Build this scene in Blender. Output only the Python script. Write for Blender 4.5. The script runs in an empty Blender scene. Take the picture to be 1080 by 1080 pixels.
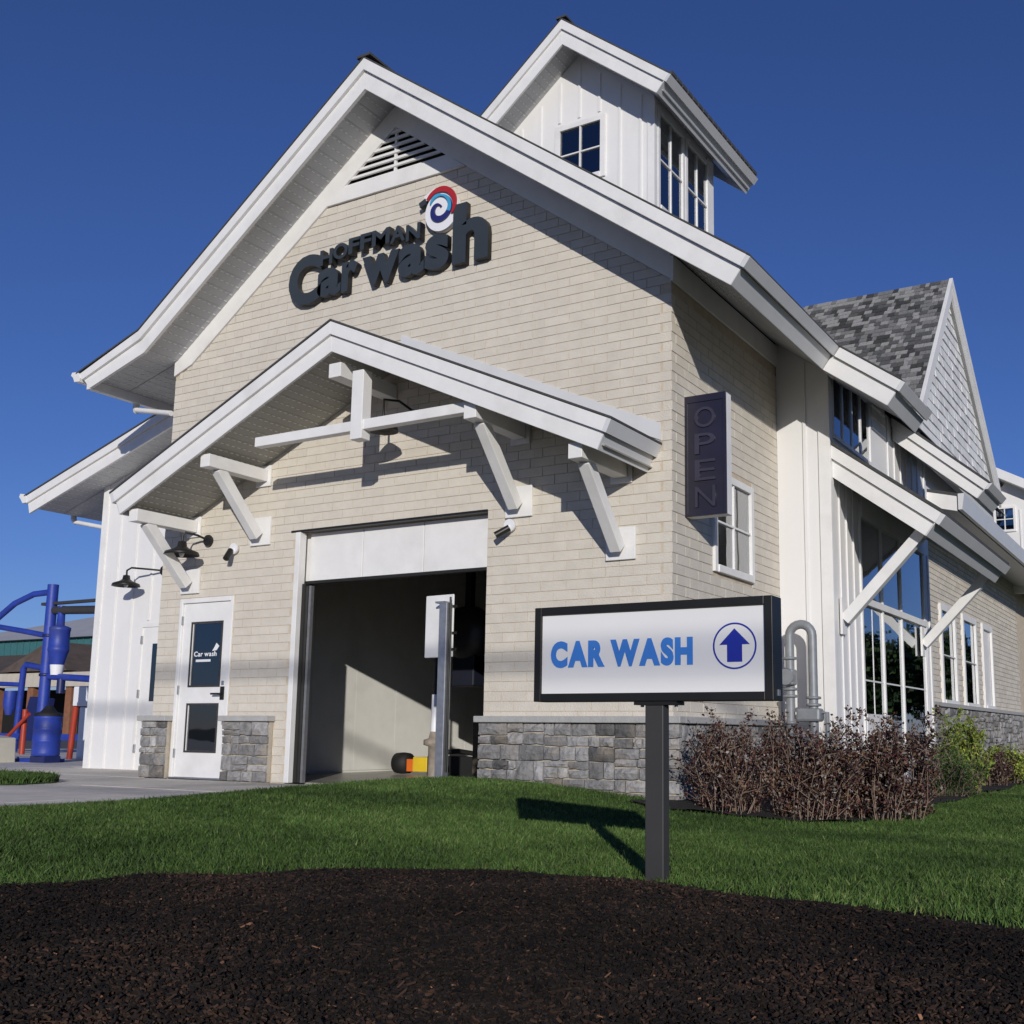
import bpy, math, random
import numpy as np
from mathutils import Matrix, Vector
random.seed(7); rng = np.random.default_rng(11)

# ------------------------------------------------------------------ camera, world, sun, exposure
sc = bpy.context.scene
COL = sc.collection
CAM = np.array([11.7803827, -9.52253826, 0.608571697])
RX = np.array([0.86747819, 0.49738489, 0.00947937])
UX = np.array([0.06972417, -0.14042714, 0.98763291])
FX = np.array([-0.49256485, 0.85608907, 0.15649723])
FPX, PPX, PPY = 1161.30471, 75.76792, 48.35417
cd = bpy.data.cameras.new('camera'); cam = bpy.data.objects.new('camera', cd); COL.objects.link(cam)
cd.sensor_width = 36; cd.lens = FPX / 1080 * 36; cd.shift_x = -PPX / 1080; cd.shift_y = PPY / 1080
cd.clip_start = 0.05; cd.clip_end = 3000
m = Matrix.Identity(4)
for i in range(3):
    m[i][0] = RX[i]; m[i][1] = UX[i]; m[i][2] = -FX[i]; m[i][3] = CAM[i]
cam.matrix_world = m
sc.camera = cam

SUN = Vector((-0.68, 1.0, -0.30)).normalized()
ELEV = math.asin(-SUN.z); AZ = math.atan2(-SUN.x, -SUN.y)
wd = bpy.data.worlds.new('World'); sc.world = wd; wd.use_nodes = True
nt = wd.node_tree; bg = nt.nodes['Background']
sky = nt.nodes.new('ShaderNodeTexSky'); sky.sky_type = 'NISHITA'; sky.sun_disc = False
sky.sun_elevation = ELEV; sky.sun_rotation = AZ
sky.air_density = 1.3; sky.dust_density = 0.0; sky.ozone_density = 5.0; sky.altitude = 2500
tint = nt.nodes.new('ShaderNodeMix'); tint.data_type = 'RGBA'; tint.blend_type = 'MULTIPLY'; tint.inputs['Factor'].default_value = 1.0
tint.inputs['B'].default_value = (.80, .81, 1.20, 1)     # even white balance of the whole sky
nt.links.new(sky.outputs[0], tint.inputs['A']); nt.links.new(tint.outputs['Result'], bg.inputs[0]); bg.inputs[1].default_value = 0.070
sl = bpy.data.lights.new('sun', 'SUN'); sl.energy = 3.15; sl.angle = math.radians(0.5); sl.color = (1.0, 0.955, 0.89)
so = bpy.data.objects.new('sun', sl); COL.objects.link(so); so.location = (20, -30, 15)
so.rotation_euler = SUN.to_track_quat('-Z', 'Y').to_euler()
sc.view_settings.view_transform = 'Standard'; sc.view_settings.look = 'None'
sc.view_settings.exposure = 0.0; sc.view_settings.gamma = 1.0
sc.render.engine = 'CYCLES'

def un(px, py, ax, v):
    d = FX + RX * (px - 540 - PPX) / FPX - UX * (py - 540 - PPY) / FPX
    i = 'xyz'.index(ax); t = (v - CAM[i]) / d[i]
    return CAM + d * t

# ------------------------------------------------------------------ materials
MATS = {}
def mat(name, col, rough=0.6, metal=0.0, var=0.08, scale=3.0, bump=0.0, bscale=40.0, spec=0.5, tone=False, dirt=None):
    if name in MATS: return MATS[name]
    M = bpy.data.materials.new(name); M.use_nodes = True; MATS[name] = M
    n = M.node_tree.nodes; l = M.node_tree.links; b = n['Principled BSDF']
    b.inputs['Roughness'].default_value = rough; b.inputs['Metallic'].default_value = metal
    b.inputs['Specular IOR Level'].default_value = spec
    geo = n.new('ShaderNodeNewGeometry')
    nz = n.new('ShaderNodeTexNoise'); nz.inputs['Scale'].default_value = scale; nz.inputs['Detail'].default_value = 6
    nz.inputs['Roughness'].default_value = 0.62
    l.new(geo.outputs['Position'], nz.inputs['Vector'])
    mr = n.new('ShaderNodeMapRange'); mr.inputs['From Min'].default_value = 0.3; mr.inputs['From Max'].default_value = 0.7
    mr.inputs['To Min'].default_value = 1 - var; mr.inputs['To Max'].default_value = 1 + var
    l.new(nz.outputs['Fac'], mr.inputs['Value'])
    hv = n.new('ShaderNodeHueSaturation'); hv.inputs['Color'].default_value = (*col, 1)
    src = mr.outputs[0]
    if tone:
        at = n.new('ShaderNodeAttribute'); at.attribute_name = 'tone'
        mu = n.new('ShaderNodeMath'); mu.operation = 'MULTIPLY'
        l.new(mr.outputs[0], mu.inputs[0]); l.new(at.outputs['Fac'], mu.inputs[1]); src = mu.outputs[0]
    l.new(src, hv.inputs['Value'])
    out = hv.outputs[0]
    if dirt:
        n2 = n.new('ShaderNodeTexNoise'); n2.inputs['Scale'].default_value = dirt[1]; n2.inputs['Detail'].default_value = 8
        l.new(geo.outputs['Position'], n2.inputs['Vector'])
        cr = n.new('ShaderNodeMapRange'); cr.inputs['From Min'].default_value = 0.52; cr.inputs['From Max'].default_value = 0.75
        cr.inputs['To Max'].default_value = dirt[2]
        l.new(n2.outputs['Fac'], cr.inputs['Value'])
        mx = n.new('ShaderNodeMix'); mx.data_type = 'RGBA'; mx.inputs['B'].default_value = (*dirt[0], 1)
        l.new(cr.outputs[0], mx.inputs['Factor']); l.new(out, mx.inputs['A']); out = mx.outputs['Result']
    l.new(out, b.inputs['Base Color'])
    if bump:
        bn = n.new('ShaderNodeTexNoise'); bn.inputs['Scale'].default_value = bscale; bn.inputs['Detail'].default_value = 5
        l.new(geo.outputs['Position'], bn.inputs['Vector'])
        bp = n.new('ShaderNodeBump'); bp.inputs['Strength'].default_value = bump; bp.inputs['Distance'].default_value = 0.02
        l.new(bn.outputs['Fac'], bp.inputs['Height']); l.new(bp.outputs[0], b.inputs['Normal'])
    return M

def glass_mat(name, tint, refl=1.7):
    M = bpy.data.materials.new(name); M.use_nodes = True
    n = M.node_tree.nodes; l = M.node_tree.links; n.remove(n['Principled BSDF'])
    tr = n.new('ShaderNodeBsdfTransparent'); tr.inputs[0].default_value = (*tint, 1)
    gl = n.new('ShaderNodeBsdfGlossy'); gl.inputs['Roughness'].default_value = 0.015; gl.inputs[0].default_value = (.95, .97, 1, 1)
    fr = n.new('ShaderNodeFresnel'); fr.inputs[0].default_value = 1.7
    # gentle waviness of the pane
    geo = n.new('ShaderNodeNewGeometry'); nz = n.new('ShaderNodeTexNoise'); nz.inputs['Scale'].default_value = 1.3
    bp = n.new('ShaderNodeBump'); bp.inputs['Strength'].default_value = 0.05; bp.inputs['Distance'].default_value = 0.05
    l.new(geo.outputs['Position'], nz.inputs['Vector']); l.new(nz.outputs['Fac'], bp.inputs['Height']); l.new(bp.outputs[0], gl.inputs['Normal'])
    mu = n.new('ShaderNodeMath'); mu.operation = 'MULTIPLY_ADD'; mu.inputs[1].default_value = refl; mu.inputs[2].default_value = 0.06; mu.use_clamp = True
    l.new(fr.outputs[0], mu.inputs[0])
    mx = n.new('ShaderNodeMixShader'); l.new(mu.outputs[0], mx.inputs[0]); l.new(tr.outputs[0], mx.inputs[1]); l.new(gl.outputs[0], mx.inputs[2])
    l.new(mx.outputs[0], n['Material Output'].inputs[0])
    return M

WHITE = mat('white_trim_paint', (.80, .79, .77), .5, var=.05, scale=3.2, bump=.08, bscale=18, dirt=((.52, .50, .46), 2.3, .3))
SIDING = mat('white_siding_paint', (.80, .79, .775), .5, var=.035, scale=1.6, bump=.08, bscale=14, dirt=((.60, .585, .55), .8, .22))
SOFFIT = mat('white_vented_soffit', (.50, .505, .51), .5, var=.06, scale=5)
GUTTER = mat('grey_prefinished_gutter', (.66, .665, .67), .4, var=.04)
BRICK = mat('cream_brick', (.645, .597, .515), .85, var=.06, scale=6, bump=.35, bscale=55, tone=True, spec=.2, dirt=((.53, .47, .385), 1.3, .35))
MORTAR = mat('tan_mortar', (.575, .495, .385), .95, var=.14, scale=9, bump=.3, bscale=80, spec=.1)
STONE = mat('grey_ashlar_stone', (.262, .256, .252), .9, var=.34, scale=11, bump=1.0, bscale=22, tone=True, spec=.25, dirt=((.34, .28, .21), 3.0, .75))
STMORT = mat('stone_mortar', (.46, .41, .33), .95, var=.12, scale=12, bump=.3, bscale=60)
CAPST = mat('stone_cap', (.40, .395, .38), .8, var=.1, scale=8, bump=.3, bscale=40)
ROOFM = mat('dark_shingle_edge', (.06, .06, .062), .9, var=.25, scale=20, bump=.4, bscale=60)
SHING = [mat('shingle_grey_%s' % k, c, .92, var=.22, scale=25, bump=.5, bscale=90, spec=.2) for k, c in
         (('pale', (.31, .31, .30)), ('mid', (.20, .20, .197)), ('dark', (.105, .106, .105)), ('deep', (.06, .061, .06)))]
SHAKE = mat('grey_white_shake', (.76, .76, .755), .7, var=.08, scale=5, bump=.2, bscale=30, tone=True)
DARK = mat('bronze_black_metal', (.022, .021, .019), .42, .3, var=.15)
POSTG = mat('charcoal_post_paint', (.055, .052, .05), .5, .2, var=.1)
STEEL = mat('galvanised_steel', (.42, .43, .45), .45, .75, var=.15, scale=14)
PIPEG = mat('grey_pipe_paint', (.24, .255, .27), .5, .2, var=.12, scale=12)
LETTER = mat('slate_letter', (.035, .045, .055), .5, var=.1)
LETEDGE = mat('black_letter_return', (.012, .012, .014), .5, var=.1)
BLACK = mat('matt_black', (.012, .012, .012), .7, var=.2)
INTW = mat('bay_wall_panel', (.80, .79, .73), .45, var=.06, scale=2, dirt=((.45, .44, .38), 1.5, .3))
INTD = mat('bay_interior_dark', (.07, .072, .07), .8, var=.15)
CONC = mat('concrete', (.72, .665, .575), .85, var=.12, scale=2.2, bump=.25, bscale=60, spec=.3, dirt=((.30, .28, .25), .6, .7))
WETC = mat('bay_floor_concrete', (.36, .34, .29), .35, var=.2, scale=3, bump=.15, bscale=40)
BLUE = mat('blue_vacuum_paint', (.022, .05, .33), .5, var=.18, scale=5, bump=.1, bscale=25, dirt=((.06, .07, .16), 4, .6))
NAVY = mat('navy_vacuum_paint', (.012, .02, .10), .45, var=.1)
RED = mat('red_orange_paint', (.40, .045, .02), .45, var=.1)
YELLOW = mat('yellow_paint', (.75, .52, .03), .45, var=.1)
ORANGE = mat('orange_paint', (.75, .16, .02), .45, var=.1)
FACEW = mat('sign_face_acrylic', (.82, .81, .795), .16, var=.03, scale=1.2)
CWBLUE = mat('sign_print_blue', (.055, .22, .66), .3, var=.06, scale=8)
CWNAVY = mat('sign_print_navy', (.018, .03, .32), .3, var=.08, scale=8)
LOGOR = mat('logo_red', (.42, .025, .03), .35, var=.1)
LOGOW = mat('logo_white', (.82, .82, .84), .35, var=.02)
LOGOB = mat('logo_sky_blue', (.06, .36, .62), .35, var=.1)
LOGON = mat('logo_navy', (.025, .03, .16), .35, var=.1)
VIOLET = mat('dark_violet_sign_face', (.022, .020, .034), .28, var=.15)
NEON = mat('unlit_neon_channel', (.040, .037, .058), .4, var=.2)
CURT = mat('pale_green_blind', (.60, .68, .62), .8, var=.12, scale=8)
RUST = mat('rusty_brown', (.20, .08, .04), .8, var=.3, scale=20)
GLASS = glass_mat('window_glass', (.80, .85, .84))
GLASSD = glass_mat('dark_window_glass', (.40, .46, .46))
TEAL = mat('teal_metal_fascia', (.05, .16, .17), .5, var=.1)
BROWNR = mat('brown_shingle_roof', (.10, .075, .06), .9, var=.25, scale=1.5)
GREYR = mat('pale_grey_metal_roof', (.40, .40, .41), .6, var=.08, scale=.6)
CREAM = mat('cream_fascia', (.55, .50, .42), .7, var=.1)
BRICKR = mat('far_red_brick', (.25, .11, .06), .85, var=.2)
MATS['window_glass'] = GLASS

# ------------------------------------------------------------------ mesh helpers
class MB:
    def __init__(s): s.v = []; s.f = []; s.m = []; s.sm = []; s.mats = []
    def mi(s, m):
        if m not in s.mats: s.mats.append(m)
        return s.mats.index(m)
    def add(s, vs, fs, m=None, smooth=False):
        o = len(s.v); s.v += [tuple(map(float, p)) for p in vs]
        k = s.mi(m) if m else 0
        for f in fs: s.f.append([i + o for i in f]); s.m.append(k); s.sm.append(smooth)
        return s
    def box(s, x0, x1, y0, y1, z0, z1, m=None):
        v = [(x, y, z) for x in (x0, x1) for y in (y0, y1) for z in (z0, z1)]
        return s.add(v, [(0, 1, 3, 2), (4, 6, 7, 5), (0, 4, 5, 1), (2, 3, 7, 6), (0, 2, 6, 4), (1, 5, 7, 3)], m)
    def prism(s, poly, vec, m=None):
        p = [Vector(q) for q in poly]; e = Vector(vec); n = len(p)
        nrm = Vector((0, 0, 0))
        for i in range(n): nrm += p[i].cross(p[(i + 1) % n])
        if nrm.dot(e) > 0: p.reverse()
        v = p + [q + e for q in p]
        f = [tuple(range(n)), tuple(range(2 * n - 1, n - 1, -1))]
        for i in range(n):
            j = (i + 1) % n; f.append((j, i, i + n, j + n))
        return s.add(v, f, m)
    def xz(s, pts, y0, y1, m=None): return s.prism([(a, y0, b) for a, b in pts], (0, y1 - y0, 0), m)
    def yz(s, pts, x0, x1, m=None): return s.prism([(x0, a, b) for a, b in pts], (x1 - x0, 0, 0), m)
    def xy(s, pts, z0, z1, m=None): return s.prism([(a, b, z0) for a, b in pts], (0, 0, z1 - z0), m)
    def beam(s, a, b, w, h, m=None, up=(0, 0, 1)):
        a = Vector(a); b = Vector(b); d = (b - a).normalized(); r = d.cross(Vector(up))
        if r.length < 1e-5: r = Vector((1, 0, 0))
        r.normalize(); u = r.cross(d)
        q = [a + r * (sx * w / 2) + u * (sy * h / 2) for sx, sy in ((-1, -1), (1, -1), (1, 1), (-1, 1))]
        return s.prism(q, b - a, m)
    def tube(s, pts, r, m=None, n=10, caps=True):
        P = [Vector(p) for p in pts]; R = r if isinstance(r, (list, tuple)) else [r] * len(P)
        vs = []; fs = []; prev = None
        for i, p in enumerate(P):
            d = (P[min(i + 1, len(P) - 1)] - P[max(i - 1, 0)]).normalized()
            if prev is None:
                a = d.cross(Vector((0, 0, 1)))
                if a.length < 1e-4: a = d.cross(Vector((1, 0, 0)))
            else: a = prev - d * prev.dot(d)
            a.normalize(); prev = a; b = d.cross(a)
            for k in range(n):
                t = 2 * math.pi * k / n; vs.append(p + (a * math.cos(t) + b * math.sin(t)) * R[i])
        for i in range(len(P) - 1):
            for k in range(n):
                fs.append((i * n + k, i * n + (k + 1) % n, (i + 1) * n + (k + 1) % n, (i + 1) * n + k))
        s.add(vs, fs, m, True)
        if caps:
            s.add([vs[k] for k in range(n)], [tuple(range(n - 1, -1, -1))], m)
            s.add([vs[(len(P) - 1) * n + k] for k in range(n)], [tuple(range(n))], m)
        return s
    def lathe(s, prof, c, m=None, n=20, ax='z'):
        vs = []; fs = []
        for (r, h) in prof:
            for k in range(n):
                t = 2 * math.pi * k / n; x = r * math.cos(t); y = r * math.sin(t)
                q = {'z': (x, y, h), 'y': (x, h, y), 'x': (h, x, y)}[ax]
                vs.append((c[0] + q[0], c[1] + q[1], c[2] + q[2]))
        for i in range(len(prof) - 1):
            for k in range(n):
                fs.append((i * n + k, i * n + (k + 1) % n, (i + 1) * n + (k + 1) % n, (i + 1) * n + k))
        s.add(vs, fs, m, True)
        s.add([vs[k] for k in range(n)], [tuple(range(n - 1, -1, -1))], m)
        s.add([vs[(len(prof) - 1) * n + k] for k in range(n)], [tuple(range(n))], m)
        return s
    def mesh(s, name, m=None):
        me = bpy.data.meshes.new(name); me.from_pydata(s.v, [], s.f)
        ms = s.mats or [m]
        for q in ms: me.materials.append(q)
        me.polygons.foreach_set('material_index', s.m); me.polygons.foreach_set('use_smooth', s.sm)
        me.update(); return me
    def build(s, name, m, parent=None, bevel=0.0):
        me = s.mesh(name, m)
        o = bpy.data.objects.new(name, me); COL.objects.link(o); setpar(o, parent)
        if bevel:
            b = o.modifiers.new('bevel', 'BEVEL'); b.width = bevel; b.segments = 2; b.limit_method = 'ANGLE'
        return o

def setpar(o, parent):
    if parent is not None:
        o.parent = parent
        if parent.type == 'EMPTY': o.matrix_parent_inverse = Matrix.Translation(-parent.location)
def thing(name, loc, label, cat, group=None):
    o = bpy.data.objects.new(name, None); COL.objects.link(o); o.location = loc; o.empty_display_size = .2
    o['label'] = label; o['category'] = cat
    if group: o['group'] = group
    return o
def struct(o): o['kind'] = 'structure'; return o
def stuff(o): o['kind'] = 'stuff'; return o
def piece(name, me, loc, parent, rot=None):
    o = bpy.data.objects.new(name, me); COL.objects.link(o); o.location = loc
    if rot: o.rotation_euler = rot
    setpar(o, parent); return o
def tone_attr(me, vals):
    a = me.attributes.new('tone', 'FLOAT', 'FACE'); a.data.foreach_set('value', vals)
def np_mesh(name, V, F, mats, mi=None, tone=None, smooth=False):
    """V (n,3), F (k,3|4) numpy"""
    me = bpy.data.meshes.new(name); k = F.shape[1]
    me.vertices.add(len(V)); me.vertices.foreach_set('co', V.astype(np.float32).ravel())
    me.loops.add(F.size); me.loops.foreach_set('vertex_index', F.astype(np.int32).ravel())
    me.polygons.add(len(F)); me.polygons.foreach_set('loop_start', np.arange(0, F.size, k, dtype=np.int32))
    me.polygons.foreach_set('loop_total', np.full(len(F), k, dtype=np.int32))
    for q in mats: me.materials.append(q)
    if mi is not None: me.polygons.foreach_set('material_index', mi.astype(np.int32))
    me.polygons.foreach_set('use_smooth', np.full(len(F), bool(smooth)))
    me.update(calc_edges=True)
    if tone is not None: tone_attr(me, tone.astype(np.float32))
    return me
def text_mesh(txt, size, depth, m, offset=0.0, sx=1.0, font_shear=0.0):
    cu = bpy.data.curves.new('t', 'FONT'); cu.body = txt; cu.size = size; cu.extrude = depth; cu.offset = offset; cu.shear = font_shear
    cu.resolution_u = 5
    o = bpy.data.objects.new('t', cu); COL.objects.link(o)
    dg = bpy.context.evaluated_depsgraph_get(); dg.update()
    me = bpy.data.meshes.new_from_object(o.evaluated_get(dg)); bpy.data.objects.remove(o)
    me.materials.clear(); me.materials.append(m)
    v = np.zeros(len(me.vertices) * 3); me.vertices.foreach_get('co', v); v = v.reshape(-1, 3)
    v[:, 0] *= sx; me.vertices.foreach_set('co', v.ravel()); me.update()
    return me, v
def letters_front(txts, parent, y, m, x0, x1, z0, z1, depth, offset=0.0, name='letter', edge=None, gap=0.08, bold=True):
    """place each glyph, spread between x0..x1, facing -y; z0/z1 baseline and cap height"""
    info = []
    for ch in txts:
        if ch == ' ': info.append(None); continue
        me, v = text_mesh(ch, 1.0, 0.0, m, offset); info.append((ch, v[:, 0].min(), v[:, 0].max(), v[:, 1].min(), v[:, 1].max()))
        bpy.data.meshes.remove(me)
    capH = 0.70
    tot = sum((i[2] - i[1]) if i else .13 for i in info) + gap * (len(info) - 1)
    kx = (x1 - x0) / tot; kz = (z1 - z0) / capH; cx = x0; out = []
    for k_, i in enumerate(info):
        if i is None: cx += (.13 + gap) * kx; continue
        me, v = text_mesh(i[0], 1.0, 0.5, m, offset)
        nv = np.stack([cx + (v[:, 0] - i[1]) * kx, y - depth * (v[:, 2] + .5), z0 + v[:, 1] * kz], 1)
        me.vertices.foreach_set('co', nv.ravel()); me.update()
        if edge:
            me.materials.append(edge)
            nr = np.zeros(len(me.polygons) * 3); me.polygons.foreach_get('normal', nr); nr = nr.reshape(-1, 3)
            me.polygons.foreach_set('material_index', (np.abs(nr[:, 1]) < .5).astype(np.int32))
        o = bpy.data.objects.new(name, me); COL.objects.link(o); setpar(o, parent); out.append(o)
        nx_ = txts[k_ + 1] if k_ + 1 < len(txts) else ''
        cx += (i[2] - i[1] + gap - (.075 if i[0] + nx_ == 'WA' else .03 if i[0] + nx_ in ('CA', 'AR', 'AS') else 0)) * kx
    return out

# ------------------------------------------------------------------ terrain
def sstep(a, b, x):
    t = np.clip((x - a) / (b - a), 0, 1); return t * t * (3 - 2 * t)
EDGE_Y = np.array([-40, -9, -6.5, -4.5, -3.6, -2.4, -1.4, -.75, -.45, -.12, .3])
EDGE_X = np.array([2.5, 3.2, 3.7, 3.95, 4.1, 4.1, 4.15, 4.35, 4.75, 5.22, 5.35])
def lawn_edge(y): return np.interp(y, EDGE_Y, EDGE_X)
_mp = [un(a, b, 'z', .005) for a, b in ((-160, 958), (0, 937), (100, 927), (200, 919), (350, 914), (450, 914), (540, 918), (620, 924), (690, 932), (800, 944), (940, 958), (1079, 972), (1300, 1000))]
MB_X = np.array([6.6] + [p[0] for p in _mp] + [16, 20]); MB_Y = np.array([-14] + [p[1] for p in _mp] + [-8, -14])
def mulch_y(x): return np.interp(x, MB_X, MB_Y, left=-99, right=-99)
def ground_z(x, y):
    x = np.asarray(x, float); y = np.asarray(y, float)
    A = sstep(-4.8, -.6, y); g = A * np.clip(.115 - .085 * (x - 5.3), -.17, .115)
    g = g + .012 * np.sin(x * 1.7 + .4) * np.sin(y * 1.3) - .05 * sstep(9, 30, x)
    e = sstep(0, .7, x - lawn_edge(y)); return .01 + g * e + .02 * e - .045 * (1 - A) * sstep(5.5, 7.5, x)
def mulch_z(x, y):
    d = mulch_y(x) - y
    return ground_z(x, y) + .045 * sstep(-.05, .3, d) - .012 + .012 * np.sin(x * 5.1 + y * 3) * np.sin(y * 6.3 - x * 2) - .03 * sstep(1.0, 4.0, d)

GRASSB = mat('lawn_soil', (.030, .050, .016), .95, var=.35, scale=14, bump=.4, bscale=60)
FARG = mat('far_ground', (.07, .075, .05), .95, var=.2, scale=.3)
MULCHM = mat('dark_mulch', (.013, .010, .008), .95, var=.5, scale=30, bump=1.0, bscale=70)
gm = MB().add([(-900, -900, -.3), (900, -900, -.3), (900, 900, -.3), (-900, 900, -.3)], [(0, 1, 2, 3)])
struct(gm.build('ground', FARG))
def sheet(name, xs, ys, zf, m, keep):
    X, Y = np.meshgrid(xs, ys); Z = zf(X, Y); n = len(xs)
    V = np.stack([X.ravel(), Y.ravel(), Z.ravel()], 1)
    i, j = np.meshgrid(np.arange(len(xs) - 1), np.arange(len(ys) - 1)); a = (j * n + i).ravel()
    F = np.stack([a, a + 1, a + n + 1, a + n], 1)
    c = V[F].mean(1); F = F[keep(c[:, 0], c[:, 1])]
    o = bpy.data.objects.new(name, np_mesh(name, V, F, [m], smooth=True)); COL.objects.link(o); return o
struct(sheet('lawn', np.concatenate([np.arange(2.4, 14, .1), np.arange(14, 60, 2)]), np.concatenate([np.arange(-12, 12, .1), np.arange(12, 70, 2)]),
             ground_z, GRASSB, lambda x, y: (x > lawn_edge(y)) & ~((x < 7.25) & (y > .1)) & ~(y < mulch_y(x) - .3)))
struct(sheet('mulch_bed', np.arange(6.2, 18, .06), np.arange(-14, -4.4, .06), mulch_z, MULCHM, lambda x, y: y < mulch_y(x) + .12))

# concrete apron: base sheet and slabs with recessed joints
cb = MB().box(-60, 5.36, -40, 60, -.25, -.02)
drive = struct(cb.build('concrete_drive', mat('joint_grit', (.10, .09, .08), .95)))
ex = [-14, -10.6, -7.2, -3.8, -.4, 1.1, 3.2, 5.34]; ey = [-12, -8.6, -5.2, -3.4, -1.75, -.12]
for i in range(len(ex) - 1):
    for j in range(len(ey) - 1):
        MB().box(ex[i] + .006, ex[i + 1] - .006, ey[j] + .006, ey[j + 1] - .006, -.021, .0 + random.uniform(-.003, .003)).build('slab', CONC, drive, .006)
for i in range(4):
    for j in range(4):
        MB().box(-17.4 + 3.4 * i + .006, -14 + 3.4 * i - .006, -.12 + 3.4 * j + .006, 3.28 + 3.4 * j - .006, -.021, random.uniform(-.003, .003)).build('slab', CONC, drive, .006)
MB().box(-3.794, -.006, -.114, 1.6, -.021, .0).build('slab', CONC, drive)
stuff(MB().box(-60, -14.006, -40, -.126, -.021, -.004).build('far_slab', CONC, drive))
# little grass island on the apron
isl = [un(-140, 826, 'z', .0)[:2], un(-60, 829, 'z', 0)[:2], un(20, 828, 'z', 0)[:2], un(56, 826, 'z', 0)[:2], un(62, 824.5, 'z', 0)[:2], un(52, 822.5, 'z', 0)[:2], un(0, 819.5, 'z', 0)[:2], un(-140, 818, 'z', 0)[:2]]
struct(MB().xy([tuple(p) for p in isl], -.01, .015).build('grass_island', GRASSB))

# ------------------------------------------------------------------ the building
W = 7.289; XM = 3.644; S = .734; O = .58; ZR = 8.346; ZL = 7.977; ZF = 7.789
XO1, XO2, ZO = 2.331, 5.109, 2.944; XD1, XD2, ZD = .389, 1.344, 2.232; D1 = 3.0
B = thing('car_wash_building', (XM, 0, 0), 'cream brick car wash with white gables, stone base, cupola and open wash bay', 'building')
def zfr(x): return ZF - S * abs(x - XM)

# --- front wall, side wall (mortar) and bricks
T = .007
fw = MB()
fw.xz([(0, -.3), (XD1, -.3), (XD1, ZO), (0, ZO)], T, .2).xz([(XD1, ZD), (XD2, ZD), (XD2, ZO), (XD1, ZO)], T, .2)
fw.xz([(XD2, -.3), (XO1, -.3), (XO1, ZO), (XD2, ZO)], T, .2).xz([(XO2, -.3), (W - T, -.3), (W - T, ZO), (XO2, ZO)], T, .2)
fw.xz([(0, ZO), (W - T, ZO), (W - T, zfr(W) + .2), (XM + 1.07, 7.2), (XM - 1.07, 7.2), (0, zfr(0) + .2)], T, .2)
front = fw.build('wall', MORTAR, B)
WY1, WY2, WZ1, WZ2 = .982, 2.116, 2.282, 3.381
swm = MB()
for (a, b, c, d) in ((.2, WY1, -.4, 5.2), (WY2, D1, -.4, 5.2), (WY1, WY2, -.4, WZ1), (WY1, WY2, WZ2, 5.2)):
    swm.box(W - .2, W - T, a, b, c, d)
side = swm.build('wall', MORTAR, B)
lw = MB().box(0, .2, .2, 6, -.3, 5.6).build('wall', MORTAR, B)

BL, BH, BD, J = .3048, .1016, .1, .0046
bricks = []   # (wall, centre, length, axis)
def front_ok(x0, x1, z0, z1):
    """clip an x interval to the brickwork at this row -> list of intervals"""
    holes = []
    if z0 < ZD: holes.append((XD1, XD2))
    if z0 < ZO: holes.append((XO1, XO2))
    if z0 < .70: holes += [(-1, XD1), (XD2, 2.12), (XO2, 9)]
    zt = z0 - .015
    if zt > zfr(0): 
        d = (ZF - zt) / S
        if d <= 0.05: return []
        holes += [(-9, XM - d), (XM + d, 19)]
    if z1 > 7.08: return []
    iv = [(x0, x1)]
    for a, b in holes:
        nv = []
        for p, q in iv:
            if b <= p or a >= q: nv.append((p, q)); continue
            if a > p: nv.append((p, a))
            if b < q: nv.append((b, q))
        iv = nv
    return [(p, q) for p, q in iv if q - p > .05]
rows = int(7.1 / BH)
for k in range(rows):
    z0 = k * BH; z1 = z0 + BH; xe = W if k % 2 == 0 else W - BD
    x = 0 - (BL / 2 if k % 2 else 0)
    while x < xe:
        a = max(x, 0); b = min(x + BL, xe)
        for p, q in front_ok(a, b, z0, z1): bricks.append(('f', (p + q) / 2, (z0 + z1) / 2, q - p))
        x += BL
    if z1 < 5.05 and z0 > .7:
        y = (BD if k % 2 == 0 else 0); st = True
        while y < D1 - .01:
            b = min(y + (BL if not (st and k % 2) else BL), D1)
            iv = [(y, b)]
            if z1 > WZ1 + .02 and z0 < WZ2 - .02:
                iv = [(max(y, p), min(b, q)) for p, q in ((0, WY1), (WY2, D1)) if min(b, q) - max(y, p) > .04]
            for p, q in iv: bricks.append(('s', (p + q) / 2, (z0 + z1) / 2, q - p))
            y = b; st = False
def bverts(w, c, z, L, jit):
    h = BH / 2 - J + .001; l = L / 2 - J; j = jit
    if w == 'f': return np.array([(c + sx * l, sy, z + sz * h) for sx in (-1, 1) for sy in (0 - j, BD) for sz in (-1, 1)])
    return np.array([(W + j - (0 if sx > 0 else BD + j), c + sy * l, z + sz * h) for sx in (-1, 1) for sy in (-1, 1) for sz in (-1, 1)])
BF = np.array([(0, 1, 3, 2), (4, 6, 7, 5), (0, 4, 5, 1), (2, 3, 7, 6), (0, 2, 6, 4), (1, 5, 7, 3)])
def facing_size(b):
    p = np.array([b[1], 0, b[2]]) if b[0] == 'f' else np.array([W, b[1], b[2]])
    d = CAM - p; n = np.array([0, -1, 0]) if b[0] == 'f' else np.array([1, 0, 0])
    hid = 1.0
    if b[0] == 'f' and 5.2 < b[1] < 7.3 and b[2] < 1.75 and b[2] > .7: hid = .2      # behind the free-standing sign
    return b[3] * (d @ n) / np.linalg.norm(d) ** 3 * hid
order = sorted(range(len(bricks)), key=lambda i: -facing_size(bricks[i]))
single = set(order[:300]); shared = {}
rv = []; rf = []; rt = []
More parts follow.
